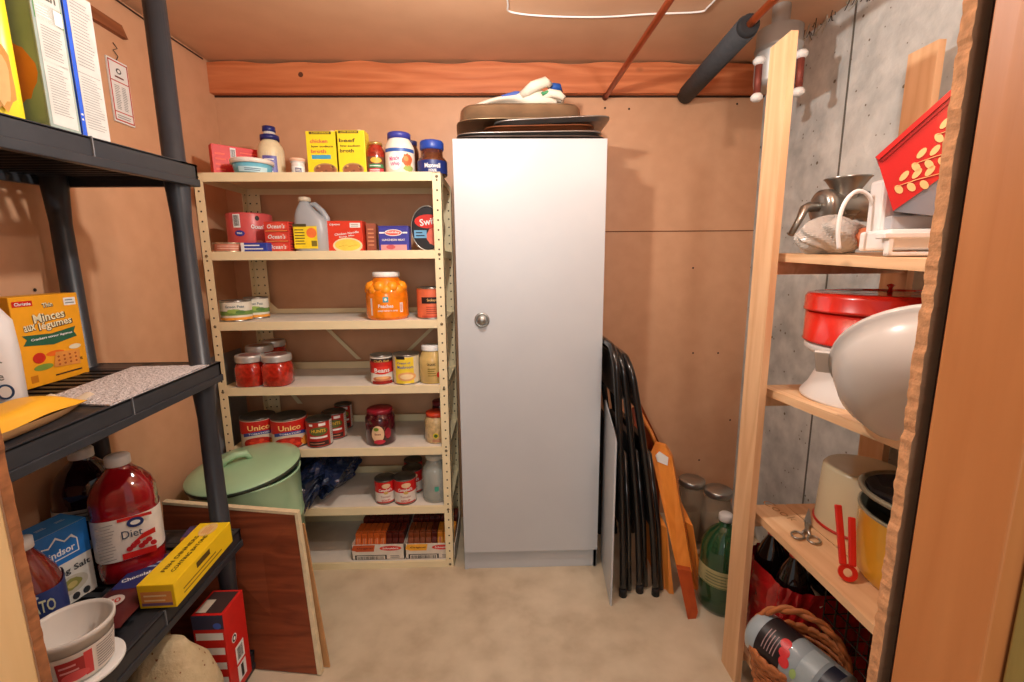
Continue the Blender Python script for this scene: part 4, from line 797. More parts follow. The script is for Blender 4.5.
# foam sheet
cs = [az(34, 406, 1.05), az(112, 410, 1.045), az(222, 364, 1.07), az(133, 366, 1.07)]
def fs(u, v):
    p = (cs[0]*(1-u)+cs[1]*u)*(1-v)+(cs[3]*(1-u)+cs[2]*u)*v
    q = Vector((min(max(p.x, BX0+.02), BX1+.002), p.y, 0)); return q
b = B(); fm_ = mat((212, 206, 206), .35, 0, .3, 160, .8)
zf = lambda p, u, v: zd(DK[1], p.y)+.004+.002*math.sin(u*40)*math.sin(v*50)
b.grid(lambda u, v: (fs(u, v).x, fs(u, v).y, zf(fs(u, v), u, v)), 40, 30, fm_); b.grid(lambda u, v: (fs(u, v).x, fs(u, v).y, zd(DK[1], fs(u, v).y)+.0005), 8, 8, fm_)
for e_ in (0, 1):
    b.grid(lambda u, v: (fs(e_, u).x, fs(e_, u).y, zd(DK[1], fs(e_, u).y)+.0005+.0035*v), 30, 1, fm_); b.grid(lambda u, v: (fs(u, e_).x, fs(u, e_).y, zd(DK[1], fs(u, e_).y)+.0005+.0035*v), 30, 1, fm_)
tag(b.done('foam_sheet'), 'thin white bubbly foam sheet laid over the middle black shelf', 'sheet')
# yellow bag lying down
t = thing('flour_bag', (-.912, .755, zdk(1, .76)), 'yellow topped paper bag lying on its side at the front of the middle black shelf', 'bag', R(8))
b = B(); yb = mat((240, 178, 44), .45, 0, .05, 12, .1); tb = mat((206, 160, 110), .6, 0, .06, 12, .1)
def yb_(u, v, top): 
    e = (1-abs(2*u-1)**6)*(1-abs(2*v-1)**6); x = (-.055+.11*u); y = -.16+.36*v
    return (x, y, (.028+.026*e+.002*math.sin(14*v+4*u)) if top else (.026-.024*e))
b.grid(lambda u, v: yb_(u, v, 1), 20, 26, yb); b.grid(lambda u, v: yb_(u, v, 0), 20, 26, tb); b.done('bag', t)
b = B(); b.grid(lambda u, v: (-.05+.10*u, .195+.035*v, .027+.01*math.sin(u*9)*v), 12, 4, mat((216, 200, 176), .3, 0, .1, 20)); b.done('crimped_end', t)
# --- lower deck goods
z3 = lambda y: zdk(2, y)
def juice(px, py, label, liq, lab, Y, rz, diet):
    p = Vector((px, Y, 0)); r = .062; h = .27
    t = thing('juice_bottle', (p.x, p.y, z3(p.y)), label, 'bottle', R(rz), None)
    lm = mat(liq, .08, 0, .35, 14, coat=1.); b = B()
    secs = [(0, .88), (.008, 1), (.045, 1), (.05, .96), (.055, 1)]; secs = [(z, k) for z, k in secs]+[(.15, 1), (.157, .95), (.165, .99), (.19, .96), (.21, .85), (.23, .62), (.243, .4), (.25, .33), (.258, .33)]
    loft(b, [[Vector((q.x*(1+.02*math.sin(8*math.atan2(q.y, q.x))*(z > .16)), q.y*(1+.02*math.sin(8*math.atan2(q.y, q.x))*(z > .16)), q.z)) for q in rr(r*k, r*.9*k, z, n=40, e=2.8)] for z, k in secs], lm); b.done('body', t)
    b = B(); b.lathe([(0, .252), (.023, .252), (.0235, .254), (.0235, .27), (.021, .273), (0, .273)], mat((226, 222, 218), .35), 28); b.done('cap', t)
    b = B(); wb = mat((226, 220, 212), .4)
    def sec(z, o=.001): return [Vector((q.x, q.y, z)) for q in rr(r+o, r*.9+o, 0, n=40, e=2.8)]
    loft(b, [sec(.055), sec(.15)], wb, False)
    m = flat((0, -r*.9-.0018, 0))
    b.lines(m, -.05, -.018, .06, .145, 12, mat((150, 146, 140), .5), .0004, .25)
    if diet:
        b.rect(m, -.012, .048, .143, .15, RED, .0004); b.rect(m, -.012, .048, .056, .07, RED, .0004); b.ell(m, .018, .135, .015, .011, mat((30, 50, 110), .4), .0006); b.ell(m, .018, .135, .009, .005, WHT, .001); b.text(m, 'Diet', .01, .112, .018, mat((40, 60, 90), .5), .0008, w=.036, bold=.0)
        b.pol(m, [(.005, .088), (.05, .1), (.05, .112), (.03, .106)], RED, .0007)
        for q in range(7): b.ell(m, .002+.007*q, .078+.005*(q % 3), .006, .006, mat((190, 30, 40), .4), .0011, 10)
    else: b.ell(m, .01, .1, .03, .022, mat((60, 56, 70), .5), .0006, wob=.1); b.lines(m, -.02, .04, .13, .146, 2, gy, .0006)
    b.done('paper_label', t, flip=False); t.scale = (1.2, 1.2, 1.25)
juice(-1.185, 0, 'dark grape juice bottle with a white cap behind the diet cranberry bottle', (40, 14, 20), 0, 1.238, 25, False)
juice(-1.045, 0, 'red diet cranberry juice bottle with a white cap on the lower black shelf', (142, 16, 24), 0, 1.19, 36, True)
pl = az(64, 612, z3(.95)); pr_ = az(92, 578, z3(1.06)); 
def dsalt(b, w, d, h):
    m = flat((0, -d/2, 0)); bl = mat((36, 116, 196), .4); b.rect(m, -w/2, w/2, h*.56, h, bl, .0005); n = flat((w/2, -d/2, 0), (0, 1, 0)); b.rect(n, 0, d, h*.56, h, bl, .0005); tp = flat((0, 0, h), (1, 0, 0), (0, 1, 0)); b.rect(tp, -w/2, w/2, -d/2, d/2, mat((52, 140, 214), .4), .0005)
    for q in (-.3, 0, .3): b.lines(tp, w*q-.012, w*q+.012, -.006, .006, 2, WHT, .001)
    b.pol(m, [(-w*.3, h*.63), (w*.32, h*.63), (w*.32, h*.8), (w*.24, h*.88), (w*.12, h*.84), (0, h*.93), (-w*.12, h*.84), (-w*.22, h*.86), (-w*.3, h*.8)], WHT, .001); b.pol(m, [(-w*.28, h*.645), (w*.3, h*.645), (w*.3, h*.8), (w*.22, h*.85), (w*.12, h*.82), (0, h*.9), (-w*.12, h*.82), (-w*.2, h*.84), (-w*.28, h*.79)], bl, .0014)
    b.text(m, 'windsor', 0, h*.72, h*.09, WHT, w=w*.52, off=.002); b.text(m, 'Coarse', -w*.1, h*.52, h*.045, mat((90, 96, 100), .5)); b.text(m, 'Pickling Salt', w*.02, h*.43, h*.1, mat((60, 64, 70), .5), w=w*.86)
    b.ell(m, w*.08, h*.24, w*.3, h*.12, mat((200, 196, 180), .5)); b.ell(m, w*.1, h*.25, w*.17, h*.075, mat((150, 150, 80), .5), .0014, wob=.08); b.ell(m, w*.12, h*.24, w*.08, h*.04, mat((206, 190, 120), .5), .0018)
    for q in range(5): b.ell(m, w*(-.36+.17*q), h*.07, w*.06, h*.045, mat((50, 54, 58), .5))
obox('salt_box', 'blue and white box of pickling salt on the lower black shelf', 'box', (-1.15, 1.065, z3(1.03)), (.14, .085, .205), 76, mat((222, 222, 214), .5), dsalt, part='carton')
# clamato bottle
t = thing('tomato_cocktail_bottle', (-1.07, .945, z3(.94)), 'brownish red tomato cocktail bottle with a blue label beside the left jamb', 'bottle', R(40))
b = B(); cm_ = mat((112, 36, 28), .12, 0, .1, 12, coat=.8); loft(b, [rr(.052, .052, 0, n=36, e=3), rr(.058, .058, .008, n=36, e=3), rr(.058, .058, .11, n=36, e=3), rr(.057, .057, .12, n=36, e=2.6), rr(.05, .05, .14, n=36, e=2.2), rr(.034, .034, .165, n=36, e=2), rr(.02, .02, .185, n=36, e=2), rr(.02, .02, .195, n=36, e=2)], cm_); b.done('body', t)
b = B(); b.lathe([(0, .19), (.022, .19), (.022, .208), (0, .21)], WHT, 24); b.done('cap', t)
b = B(); 
loft(b, [[Vector((q.x, q.y, z)) for q in rr(.0595, .0595, 0, n=36, e=3)] for z in (.05, .118)], mat((44, 62, 120), .4), False); m = flat((0, -.061, 0)); b.ell(m, 0, .112, .02, .005, mat((206, 214, 220), .4), .0005); b.text(m, 'CLAMATO', 0, .093, .024, mat((222, 226, 190), .4), .001, w=.09); b.done('paper_label', t, flip=False); t.scale = (.95, .95, 1.25)
# chocolate packets and yellow box
t = thing('chocolate_chip_bag', (-.975, 1.10, z3(1.08)), 'dark maroon bag of baking chips lying beside the yellow pasta box', 'bag', R(8))
b = B(); mb = mat((86, 34, 34), .3, 0, .1, 20, .2)
def cb(u, v, top):
    e = (1-abs(2*u-1)**5)*(1-abs(2*v-1)**6); return (-.055+.11*u, -.15+.29*v, (.015+.015*e+.0015*math.sin(20*v)) if top else (.015-.014*e))
b.grid(lambda u, v: cb(u, v, 1), 18, 26, mb); b.grid(lambda u, v: cb(u, v, 0), 18, 26, mb); b.done('bag', t)
b = B(); m = flat((0, 0, .0312), (1, 0, 0), (0, 1, 0)); b.rect(m, -.036, .04, -.03, .11, mat((44, 54, 110), .35), .0003); b.ell(m, -.004, -.075, .024, .024, mat((206, 190, 180), .4)); b.text(m, '70', .0, -.075, .02, mat((196, 60, 50), .5), .0015, rot=.5); b.text(m, 'Chocolate', .0, .02, .016, WHT, .001, w=.07, rot=.6); b.lines(m, -.03, .03, .05, .1, 3, mat((170, 180, 210), .5)); b.done('printing', t, flip=False)
t = thing('cookie_packet', (-.945, 1.30, z3(1.3)), 'small orange and purple packet tucked behind the baking chips', 'packet', R(12)); b = B(); b.box((-.028, -.04, 0), (.028, .04, .04), mat((176, 106, 70), .4, 0, .1), .008); m = flat((0, 0, .0302), (1, 0, 0), (0, 1, 0)); m.o.z = .0402; b.rect(m, -.024, 0, -.03, .03, mat((74, 60, 110), .4)); b.lines(m, .003, .022, -.03, .03, 3, mat((226, 190, 120), .5)); b.done('packet', t)
# yellow box
A_ = az(139, 590, z3(.95)+.045); 
def dyel(b, w, d, h):
    tp = flat((0, 0, h), (0, 1, 0), (-1, 0, 0)); sd = flat((w/2, 0, 0), (0, 1, 0)); en = flat((0, -d/2, 0)); dkk = mat((84, 66, 20), .5)
    b.text(tp, 'FISH DINNERS', -.01, .012, .011, dkk, .001, w=.15); b.text(tp, 'COATING BATONS', -.01, -.012, .011, dkk, .001, w=.15); b.ell(tp, .095, 0, .032, .022, mat((226, 190, 120), .5)); b.lines(tp, .075, .115, -.012, .012, 4, mat((214, 130, 90), .5), .0012)
    b.rect(sd, -.04, .02, h*.6, h*.85, dkk); b.lines(sd, -.1, .1, h*.15, h*.5, 2, mat((150, 116, 30), .5)); b.rect(en, -w*.42, w*.42, h*.12, h*.72, mat((226, 150, 80), .5)); b.lines(en, -w*.34, w*.34, h*.25, h*.65, 2, mat((244, 214, 160), .5), .0014); b.rect(en, -w*.42, w*.42, h*.12, h*.24, mat((120, 90, 130), .5), .0013)
A0 = Vector((-.92, 1.04, 0)); A1 = Vector((-.822, 1.035, 0)); A2 = Vector((-.832, 1.297, 0)) #; A1 = az(178, 608, z3(.95)); A2 = az(236, 541, z3(1.3))
ang = math.atan2(-(A2.x-A1.x), A2.y-A1.y)
L_ = (A2-A1).length; W_ = .088
ux = Vector((math.cos(ang), math.sin(ang), 0)); uy = Vector((-math.sin(ang), math.cos(ang), 0)); cc = A1+uy*L_/2-ux*W_/2
obox('fish_stick_box', 'long bright yellow carton lying along the edge of the lower black shelf', 'box', (cc.x, cc.y, z3(cc.y)+.003), (W_, L_, .066), math.degrees(ang), mat((244, 204, 24), .4, 0, .03), dyel, part='carton', tilt=(R(2), 0, ang))
bpy.data.objects['fish_stick_box'].location.z += .002
# white tub
p = az(84, 668, z3(.76))
t = thing('plastic_tub', (-.918, .87, z3(.86)), 'open white plastic tub with a red dessert label, resting on its own lid', 'tub')
b = B(); ti = mat((218, 212, 204), .35, 0, .04, 10); r = .062; b.lathe([(0, .009), (r*.84, .009), (r*.98, .074), (r*1.04, .075), (r*1.05, .083), (r*1.0, .084), (r*.95, .078), (r*.82, .012), (0, .012)], ti, 44); b.done('bowl', t)
b = B(); b.lathe([(0, .001), (r*1.1, .001), (r*1.13, .003), (r*1.13, .007), (r*1.08, .008), (r*.9, .0065), (0, .0065)], WHT, 44); b.done('lid', t)
b = B(); m = cyl(r*.87, -40, r2=r*1.0, h=.07); m.z = .013; b.rect(m, -.05, .065, .0, .048, mat((226, 216, 206), .4), .0012); b.rect(m, -.03, .005, .006, .04, mat((176, 50, 50), .4), .0018); b.lines(m, -.026, .0, .018, .036, 2, mat((226, 160, 160), .5), .0028); b.ell(m, -.008, .012, .018, .008, mat((226, 90, 90), .4), .0026); b.rect(m, .005, .016, .004, .044, mat((214, 70, 70), .4), .0018); b.lines(m, .022, .06, .004, .044, 9, gy, .002, .3); b.done('paper_label', t, flip=False); t.scale = (1.13, 1.13, 1.38)
# --- under the lower deck
def dred(b, w, d, h):
    n = flat((w/2, -d/2, 0), (0, 1, 0)); m = flat((0, -d/2, 0)); b.rect(n, d*.35, d*.75, h*.3, h*.5, WHT); b.bars(n, d*.42, d*.68, h*.33, h*.47, BLK, 10, .001); b.rect(n, d*.35, d*.75, h*.08, h*.27, WHT); b.rect(n, d*.5, d*.62, h*.1, h*.25, BLK, .001); b.ell(n, d*.36, h*.62, .012, .014, WHT); b.ell(n, d*.36, h*.62, .009, .011, BLK, .0012); b.ell(n, d*.36, h*.62, .005, .006, WHT, .0016)
    rd = mat((200, 36, 30), .4)
    for k in range(5): b.rect(m, -w*.42, w*.45, h*(.72-.17*k), h*(.8-.17*k), WHT, .0008)
    b.rect(m, -w/2, w/2, h*.84, h, mat((60, 60, 84), .4)); b.ell(m, w*.3, h*.88, .012, .01, mat((70, 100, 190), .4), .0013)
    tp = flat((0, 0, h), (1, 0, 0), (0, 1, 0)); b.rect(tp, -w*.42, w*.42, -d*.42, d*.42, mat((60, 40, 38), .7)); b.rect(tp, -w*.42, -w*.1, -d*.4, d*.1, mat((206, 190, 170), .6), .001)
obox('drink_carton', 'torn open red carton under the lower black shelf beside the plywood', 'carton', (-.86, 1.235, .067), (.09, .105, .29), 0, mat((206, 34, 28), .4, 0, .05), dred)
t = thing('feed_sack', (-.885, 1.06, .067), 'tan speckled sack standing under the lower black shelf', 'sack')
b = B(); ck = blotch('speckled_sack', (196, 176, 136), (214, 196, 158), 6, 40, .7, .3, spots=(140, 90, 56), spot_scale=60, spot_t=.16)
loft(b, [rr(.085, .07, 0, n=32, e=3), rr(.1, .085, .02, n=32, e=3), rr(.105, .09, .15, n=32, e=3), rr(.09, .07, .24, n=32, e=2.6), rr(.06, .03, .30, n=32, e=2.4), rr(.05, .012, .33, n=32, e=2.4)], ck); b.done('sack', t)
t = thing('white_sack', (-.83, .93, .067), 'pale cloth bundle on the bottom tier of the black shelving', 'bag'); b = B()
b.grid(lambda u, v: ((.085*math.sin(math.pi*v)*(1+.12*math.sin(3*6.283*u)+.06*math.sin(7*6.283*u)))*math.cos(6.283*u), .07*math.sin(math.pi*v)*(1+.1*math.sin(4*6.283*u))*math.sin(6.283*u), .05-.05*math.cos(math.pi*v)+.0), 36, 18, mat((206, 192, 166), .7, 0, .06, 12, .2), True, True); b.done('bundle', t)
# ================================================================ GREEN POT + BOARDS
G = mat((164, 202, 162), .3, 0, .06, 6, coat=.3); G2 = mat((158, 196, 156), .3, 0, .05, 6, coat=.3)
t = thing('enamel_canner', (-1.0, 1.69, 0), 'large pale green round canister with a tilted lid behind the plywood', 'canister')
r = .193; b = B(); b.lathe([(0, 0), (r*.97, 0), (r*.98, .01), (r*.98, .36), (r*1.0, .365), (r*1.0, .372), (r*.98, .378), (r*.98, .548), (r*1.0, .552), (r*1.0, .558), (r*.96, .558), (r*.96, .02), (0, .02)], G, 56); b.done('body', t)
b = B(); ML = Matrix.Translation((-.005, 0, .585)) @ Matrix.Rotation(R(5), 4, 'X') @ Matrix.Rotation(R(-4), 4, 'Y')
b.lathe([(r*.98, -.022), (r*1.03, -.02), (r*1.035, -.006), (r*1.02, -.002), (r*.8, .012), (r*.4, .02), (0, .022)], [G2, mat((60, 70, 58), .5), G2, G2], 56, ML); l = b.done('lid', t)
b = B(); b.tube([ML @ Vector(p) for p in ((-.06, -.045, .017), (-.05, -.03, .04), (-.02, -.01, .05), (.01, .01, .045), (.02, .02, .018))], [.008, .013, .014, .013, .008], G, 12); b.done('handle', l)
b = B(); b.tube([(-.1, -.17, .5), (-.07, -.195, .5), (-.05, -.215, .52), (-.01, -.222, .525), (.03, -.215, .515), (.04, -.2, .5)], .003, TIN, 8); b.done('wire_bail', t)
t = thing('plywood_board', (-.9, 1.36, 0), 'reddish brown plywood board with a pale painted edge leaning on the green canister', 'board')
def hx(lst, dv, m, b):
    p = [Vector(q)-Vector((-.9, 1.36, 0)) for q in lst]; dv = Vector(dv); b.hexa([p[0], p[1], p[1]+dv, p[0]+dv, p[3], p[2], p[2]+dv, p[3]+dv], m)
b = B(); hx([(-1.15, 1.395, .004), (-.622, 1.325, .004), (-.700, 1.435, .522), (-1.15, 1.452, .562)], (0, .016, 0), PLYRED, b); b.done('panel', t)
b = B(); ed = mat((214, 196, 160), .7, 0, .1, 40, .2); hx([(-1.15, 1.45, .559), (-.700, 1.433, .519), (-.694, 1.433, .528), (-1.15, 1.45, .568)], (0, .02, 0), ed, b); hx([(-.626, 1.323, .003), (-.612, 1.323, .003), (-.694, 1.433, .528), (-.704, 1.433, .52)], (0, .02, 0), ed, b); b.done('edge_strip', t)
t = thing('thin_board', (-.9, 1.36, 0), 'thin light brown board leaning behind the red plywood, its edge showing', 'board')
b = B(); hx([(-1.1, 1.43, .003), (-.596, 1.352, .003), (-.695, 1.475, .46), (-1.1, 1.49, .46)], (0, .006, 0), mat((190, 140, 90), .6, 0, .1, 20), b); b.done('panel', t)
# ================================================================ FOLDED CHAIRS
CB = mat((22, 21, 22), .22, 0, .1, 20, coat=.4); CBM = mat((30, 28, 28), .5)
def fchair(xf, xt, zt_, y0, y1, label):
    t = thing('folding_chair', (xf, y0, 0), label, 'chair', 0, 'folded black metal chairs beside the cabinet')
    dy = y1-y0; dx = xt-xf
    def P_(z, y, o=0): k = z/zt_; kk = k**1.5; return (dx*kk+o, y+.02*k, z)
    b = B(); pts = [P_(0.012, 0), P_(.3, 0), P_(.6, 0), P_(zt_-.12, .0), P_(zt_-.05, .012), P_(zt_-.012, .05), P_(zt_, .1), P_(zt_, dy-.1), P_(zt_-.012, dy-.05), P_(zt_-.05, dy-.012), P_(zt_-.12, dy), P_(.6, dy), P_(.3, dy), P_(.012, dy)]
    b.tube(smooth(pts, 4), .0135, CB, 12); b.done('frame', t)
    b = B(); pts = [P_(.012, .02, .03), P_(.3, .02, .028), P_(.6, .02, .022), P_(.6, dy-.02, .022), P_(.3, dy-.02, .028), P_(.012, dy-.02, .03)]; b.tube(pts, .012, CB, 12); b.done('rear_frame', t)
    b = B(); m = CBM
    q = [P_(.28, .03), P_(.28, dy-.03), P_(.66, dy-.03), P_(.66, .03)]; b.prism(q, (.02, 0, 0), m); b.done('seat', t)
    b = B(); q = [P_(zt_-.2, .012), P_(zt_-.2, dy-.012), P_(zt_-.03, dy-.04), P_(zt_-.03, .04)]; b.prism(q, (.012, 0, 0), CB); b.done('backrest', t)
    for y in (0, dy): b = B(); b.lathe([(0, 0), (.016, 0), (.016, .03), (.0145, .034), (0, .034)], mat((30, 26, 26), .7), 14, c=(P_(0, y)[0], y)); b.done('foot_cap', t)
fchair(.487, .431, 1.03, 1.655, 2.1, 'folded black metal chair closest to the white cabinet')
fchair(.562, .459, 1.005, 1.675, 2.1, 'folded black metal chair in the middle of the group by the cabinet')
fchair(.622, .487, .985, 1.655, 2.1, 'folded black metal chair on the right, next to the orange wooden boards')
# ================================================================ ORANGE FOLDED TABLE
t = thing('folding_table', (.68, 1.6, 0), 'folded orange wooden table leaning beside the black chairs', 'table')
def slab(pts, dv, m, name, bevel=None):
    b = B(); b.prism([Vector(p)-Vector((.68, 1.6, 0)) for p in pts], dv, m); return b.done(name, t)
Y0 = 1.62
def q_(px, py, Y): p = ay(px, py, Y); return (p.x, p.y, p.z)
def q3(l): return [q_(*a) for a in l]
slab(q3([(651, 452, 1.74), (655, 443, 1.75), (665, 446, 1.75), (672, 458, 1.74), (692, 572, 1.60), (678, 574, 1.60)]), (.012, .02, 0), ORANGEW, 'leg')
slab(q3([(677, 569, 1.585), (691, 571, 1.585), (698, 612, 1.53), (695, 622, 1.52), (688, 620, 1.52)]), (.006, .025, 0.001), ORANGED, 'leg_extension')
slab(q3([(643, 478, 1.86), (667, 528, 1.66), (674, 596, 1.655), (669, 597, 1.66), (653, 560, 1.78)]), (-.02, .03, 0), ORANGEW, 'tabletop_board')
slab(q3([(679, 497, 1.86), (693, 526, 1.66), (704, 592, 1.655), (699, 593, 1.66), (690, 570, 1.76), (685, 552, 1.8)]), (-.018, .03, 0), ORANGEW, 'tabletop_board')
slab(q3([(632, 410, 1.98), (641, 404, 1.98), (661, 446, 1.84), (659, 520, 1.84), (646, 490, 1.9)]), (0, .02, 0), ORANGED, 'rail')
b = B(); b.tube([Vector(q_(*a))-Vector((.68, 1.6, 0)) for a in ((632, 401, 1.96), (640, 412, 1.93), (651, 432, 1.87), (657, 446, 1.82))], .008, ORANGEW, 10); b.done('stick', t)
b = B(); m = [Vector(q_(*a))-Vector((.68, 1.6, 0))-Vector((0, .006, 0)) for a in ((655, 455, 1.735), (659, 451, 1.735), (668, 457, 1.735), (667, 465, 1.73), (657, 461, 1.73))]; b.prism(m, (0, .003, 0), WHT); b.done('sticker', t)['label'] = 'torn white sticker'
b = B(); b.tube([Vector(q_(*a))-Vector((.68, 1.6, 0)) for a in ((629, 400, 1.95), (634, 399, 1.94), (640, 404, 1.93), (637, 412, 1.93))], .005, mat((206, 130, 60), .5), 8); b.done('hinge_loop', t)
# glass jars on floor
for k, (px0, px1, py, Y, l) in enumerate(((680, 704, 479, 2.0, 'tall empty glass jar with a metal lid, left one behind the orange boards'), (706, 731, 489, 1.93, 'tall empty glass jar with a metal lid, right one behind the green bottle'), (697, 716, 532, 1.86, 'low glass jar between the two tall jars on the floor'))):
    a = ay(px0, py, Y); c = ay(px1, py, Y); x = (a.x+c.x)/2; r = (c.x-a.x)/2; h = a.z
    if k == 2: h = .11; Y = 1.8; x = .862
    t = thing('preserving_jar', (x, Y, 0), l, 'jar', 0, 'empty glass preserving jars on the floor'); glassjar(t, r*(1.25 if k < 2 else 1.0), max(h, .1), r, .028, TIN, mat((176, 160, 136), .06, 0, .02, 10, alpha=.38))
# green demijohn
p = az(735, 600, 0)
t = thing('green_bottle', (.862, 1.60, 0), 'large green glass bottle with a white cap standing behind the front wooden post', 'bottle')
b = B(); gg = mat((44, 96, 60), .06, 0, .1, 8, trans=.45, coat=.6); r = .085
b.lathe([(0, 0), (r*.9, 0), (r, .02), (r*.97, .07), (r, .09), (r, .22), (r*.93, .27), (r*.7, .31), (r*.35, .34), (r*.24, .35), (r*.24, .37), (0, .37)], gg, 40); b.done('body', t)
b = B(); b.lathe([(0, .362), (.024, .362), (.026, .366), (.026, .385), (.022, .39), (0, .39)], mat((206, 206, 204), .4), 24); b.done('cap', t)
label_band(t, r*1.01, .12, .19, mat((176, 168, 120), .5), lambda b, m: (b.lines(m, -.05, .05, .13, .18, 4, mat((110, 120, 80), .5)), b.rect(m, -.07, .07, .122, .126, mat((90, 110, 60), .5))), -125)
# ================================================================ RIGHT WOOD RACK
t = thing('wooden_shelving', (.97, 1.0, 0), 'rough pine shelving along the concrete wall holding pots and tins', 'shelving')
ox, oy = .97, 1.0
def rl(x, y, z): return (x-ox, y-oy, z)
PX = .742
b = B(); zt1 = ax(789, 32, PX).z; zt2 = ax(768, 50, PX).z
b.prism([rl(PX, 1.245, 0), rl(PX, 1.335, 0), rl(PX, 1.335, zt2), rl(PX, 1.245, zt1)], (.019, 0, 0), PINE); b.done('post', t)
b = B(); zr = ax(945, 36, 1.17).z; b.prism([rl(1.17, 1.292, 0), rl(1.17, 1.385, 0), rl(1.17, 1.385, zr), rl(1.17, 1.292, zr)], (.02, 0, 0), PINE); b.done('post', t)
for x in (PX, 1.17): b = B(); b.box(rl(x, .56, 0), rl(x+.02, .65, 1.9), PINE); b.done('post', t)
RS = [(1.371, .044), (.982, -.05), (.584, -.01), (.093, 0)]
def rz_(i, y): return RS[i][0]-RS[i][1]*(1.26-y)
for i in range(4):
    planks = ((.782, .90), (.904, 1.03), (1.034, 1.165)) if i >= 2 else ((.782, .965), (.968, 1.165))
    for a_, c_ in planks:
        yf = 1.325; g = .008 if i < 2 else .0
        b = B(); b.hexa([rl(a_, .56, rz_(i, .56)-.022), rl(c_, .56, rz_(i, .56)-.022), rl(c_, yf, rz_(i, yf)-.022), rl(a_, yf, rz_(i, yf)-.022), rl(a_, .56, rz_(i, .56)), rl(c_, .56, rz_(i, .56)), rl(c_, yf, rz_(i, yf)), rl(a_, yf, rz_(i, yf))], PINEY); b.done('shelf_plank', t)
    for y in (1.30, .66):
        b = B(); b.box(rl(PX+.02, y, rz_(i, y)-.06), rl(1.19, y+.02, rz_(i, y)-.023), PINEY); b.done('cleat', t)
sb = B(); m = flat(rl(.83, 1.33, rz_(2, 1.3)), (.25, -1, 0), (1, .25, 0))
t2 = t
sb.text(m, 'Cooks', .06, .02, .03, mat((176, 130, 88), .7), .0007, w=.14, bold=-.005); sb.text(m, 'W.J. - D', .27, .02, .026, mat((176, 130, 88), .7), .0007, w=.14, bold=-.005); sb.done('pencil_marks', t, flip=False)
# ---- goods on top plank
z0 = lambda y: rz_(0, y)
# plastic bag
t = thing('clear_plastic_bag', (.85, 1.17, z0(1.17)), 'clear crinkled plastic bag with orange contents on the top pine shelf', 'bag')
b = B(); cp = mat((206, 200, 192), .2, 0, .1, 30, .6, trans=.35)
def cbf(u, v):
    a = 2*math.pi*u; ph = math.pi*v; k = 1+.16*math.sin(5*a+2*ph)+.1*math.sin(9*a+7*ph)
    x = .085*k*math.sin(ph)*math.cos(a); y = .055*k*math.sin(ph)*math.sin(a); z = .045-.045*math.cos(ph)*(1+.2*math.sin(3*a)); return (x, y, max(.001, z))
b.grid(cbf, 60, 24, cp, False, True); b.done('wrap', t)
b = B(); b.lathe([(0, 0), (.03, .01), (.034, .03), (.02, .05), (0, .055)], mat((206, 120, 80), .5), 14); b.done('contents', t, (.05, -.055, .01))
# meat grinder
t = thing('meat_grinder', (.945, 1.265, z0(1.25)), 'old cast metal hand-crank meat grinder on the top pine shelf', 'grinder')
MG = mat((150, 146, 138), .3, .85, .15, 14, .1); b = B()
b.lathe([(0, .02), (.035, .02), (.03, .035), (.015, .05), (.015, .08), (.028, .1), (.04, .112)], MG, 24)
b.lathe([(.03, .1), (.03, .15), (.034, .17), (.05, .195), (.056, .2), (.053, .2), (.045, .19), (.026, .165), (.026, .13)], MG, 28, Matrix.Translation((.0, 0, 0)))
b.lathe([(0, -.075), (.03, -.075), (.045, -.07), (.047, -.05), (.036, -.045), (.034, .05), (.04, .055), (.04, .07), (.014, .075), (0, .075)], MG, 28, Matrix.Translation((0, 0, .125)) @ Matrix.Rotation(R(90), 4, 'Y') @ Matrix.Identity(4)); b.done('body', t)
b = B(); b.tube([(-.07, 0, .125), (-.1, 0, .125), (-.115, -.005, .12), (-.13, -.01, .09), (-.15, -.01, .05)], [.012, .014, .012, .009, .008], MG, 12); b.done('crank', t)
b = B(); b.tube([(.06, -.03, .155), (.11, -.035, .165), (.16, -.04, .175)], [.009, .013, .011], mat((226, 220, 206), .4), 12); b.tube([(.045, -.03, .152), (.06, -.03, .155)], .007, MG, 10); b.done('handle', t)['label'] = 'white wooden handle'
b = B(); b.box((-.03, -.02, 0), (.03, .02, .022), MG, .003); b.done('clamp_foot', t)
# looped white cord
L0 = [(839, 249, .98), (838, 232, .98), (841, 212, .98), (848, 198, .98), (858, 191, .98), (868, 195, .98), (874, 207, .98), (877, 222, .98), (879, 236, .98)]
zb_ = z0(1.2)
pts = [ay(a[0], a[1], 1.03) for a in L0]; k0 = min(p.z for p in pts)
b = B(); b.tube(smooth(pts), .0045, WHT, 8)
o = b.done('wire_loop'); tag(o, 'white coated wire loop standing up on the top pine shelf', 'wire loop')
# white kitchen scale / slicer
t = thing('food_slicer', (.87, .99, z0(1.0)), 'white plastic kitchen appliance with a flat tray on the top pine shelf', 'appliance', R(-8))
wp = mat((226, 224, 222), .4, 0, .03); b = B(); b.box((-.055, -.05, .012), (.12, .05, .055), wp, .006); b.box((-.045, .0, .05), (.02, .05, .165), wp, .008); b.done('body', t)
b = B(); b.box((-.07, -.062, .036), (.13, -.03, .047), wp, .002); b.box((-.06, -.06, .0), (.13, -.045, .008), wp, .002); b.box((.115, -.06, .0), (.13, -.045, .045), wp, .002); b.box((-.06, -.06, 0), (-.05, -.045, .045), wp, .002); b.done('tray', t)
b = B(); b.box((-.035, -.02, .055), (.11, .04, .085), mat((206, 206, 210), .3, 0, .05, trans=.3), .004); b.done('clear_cover', t)
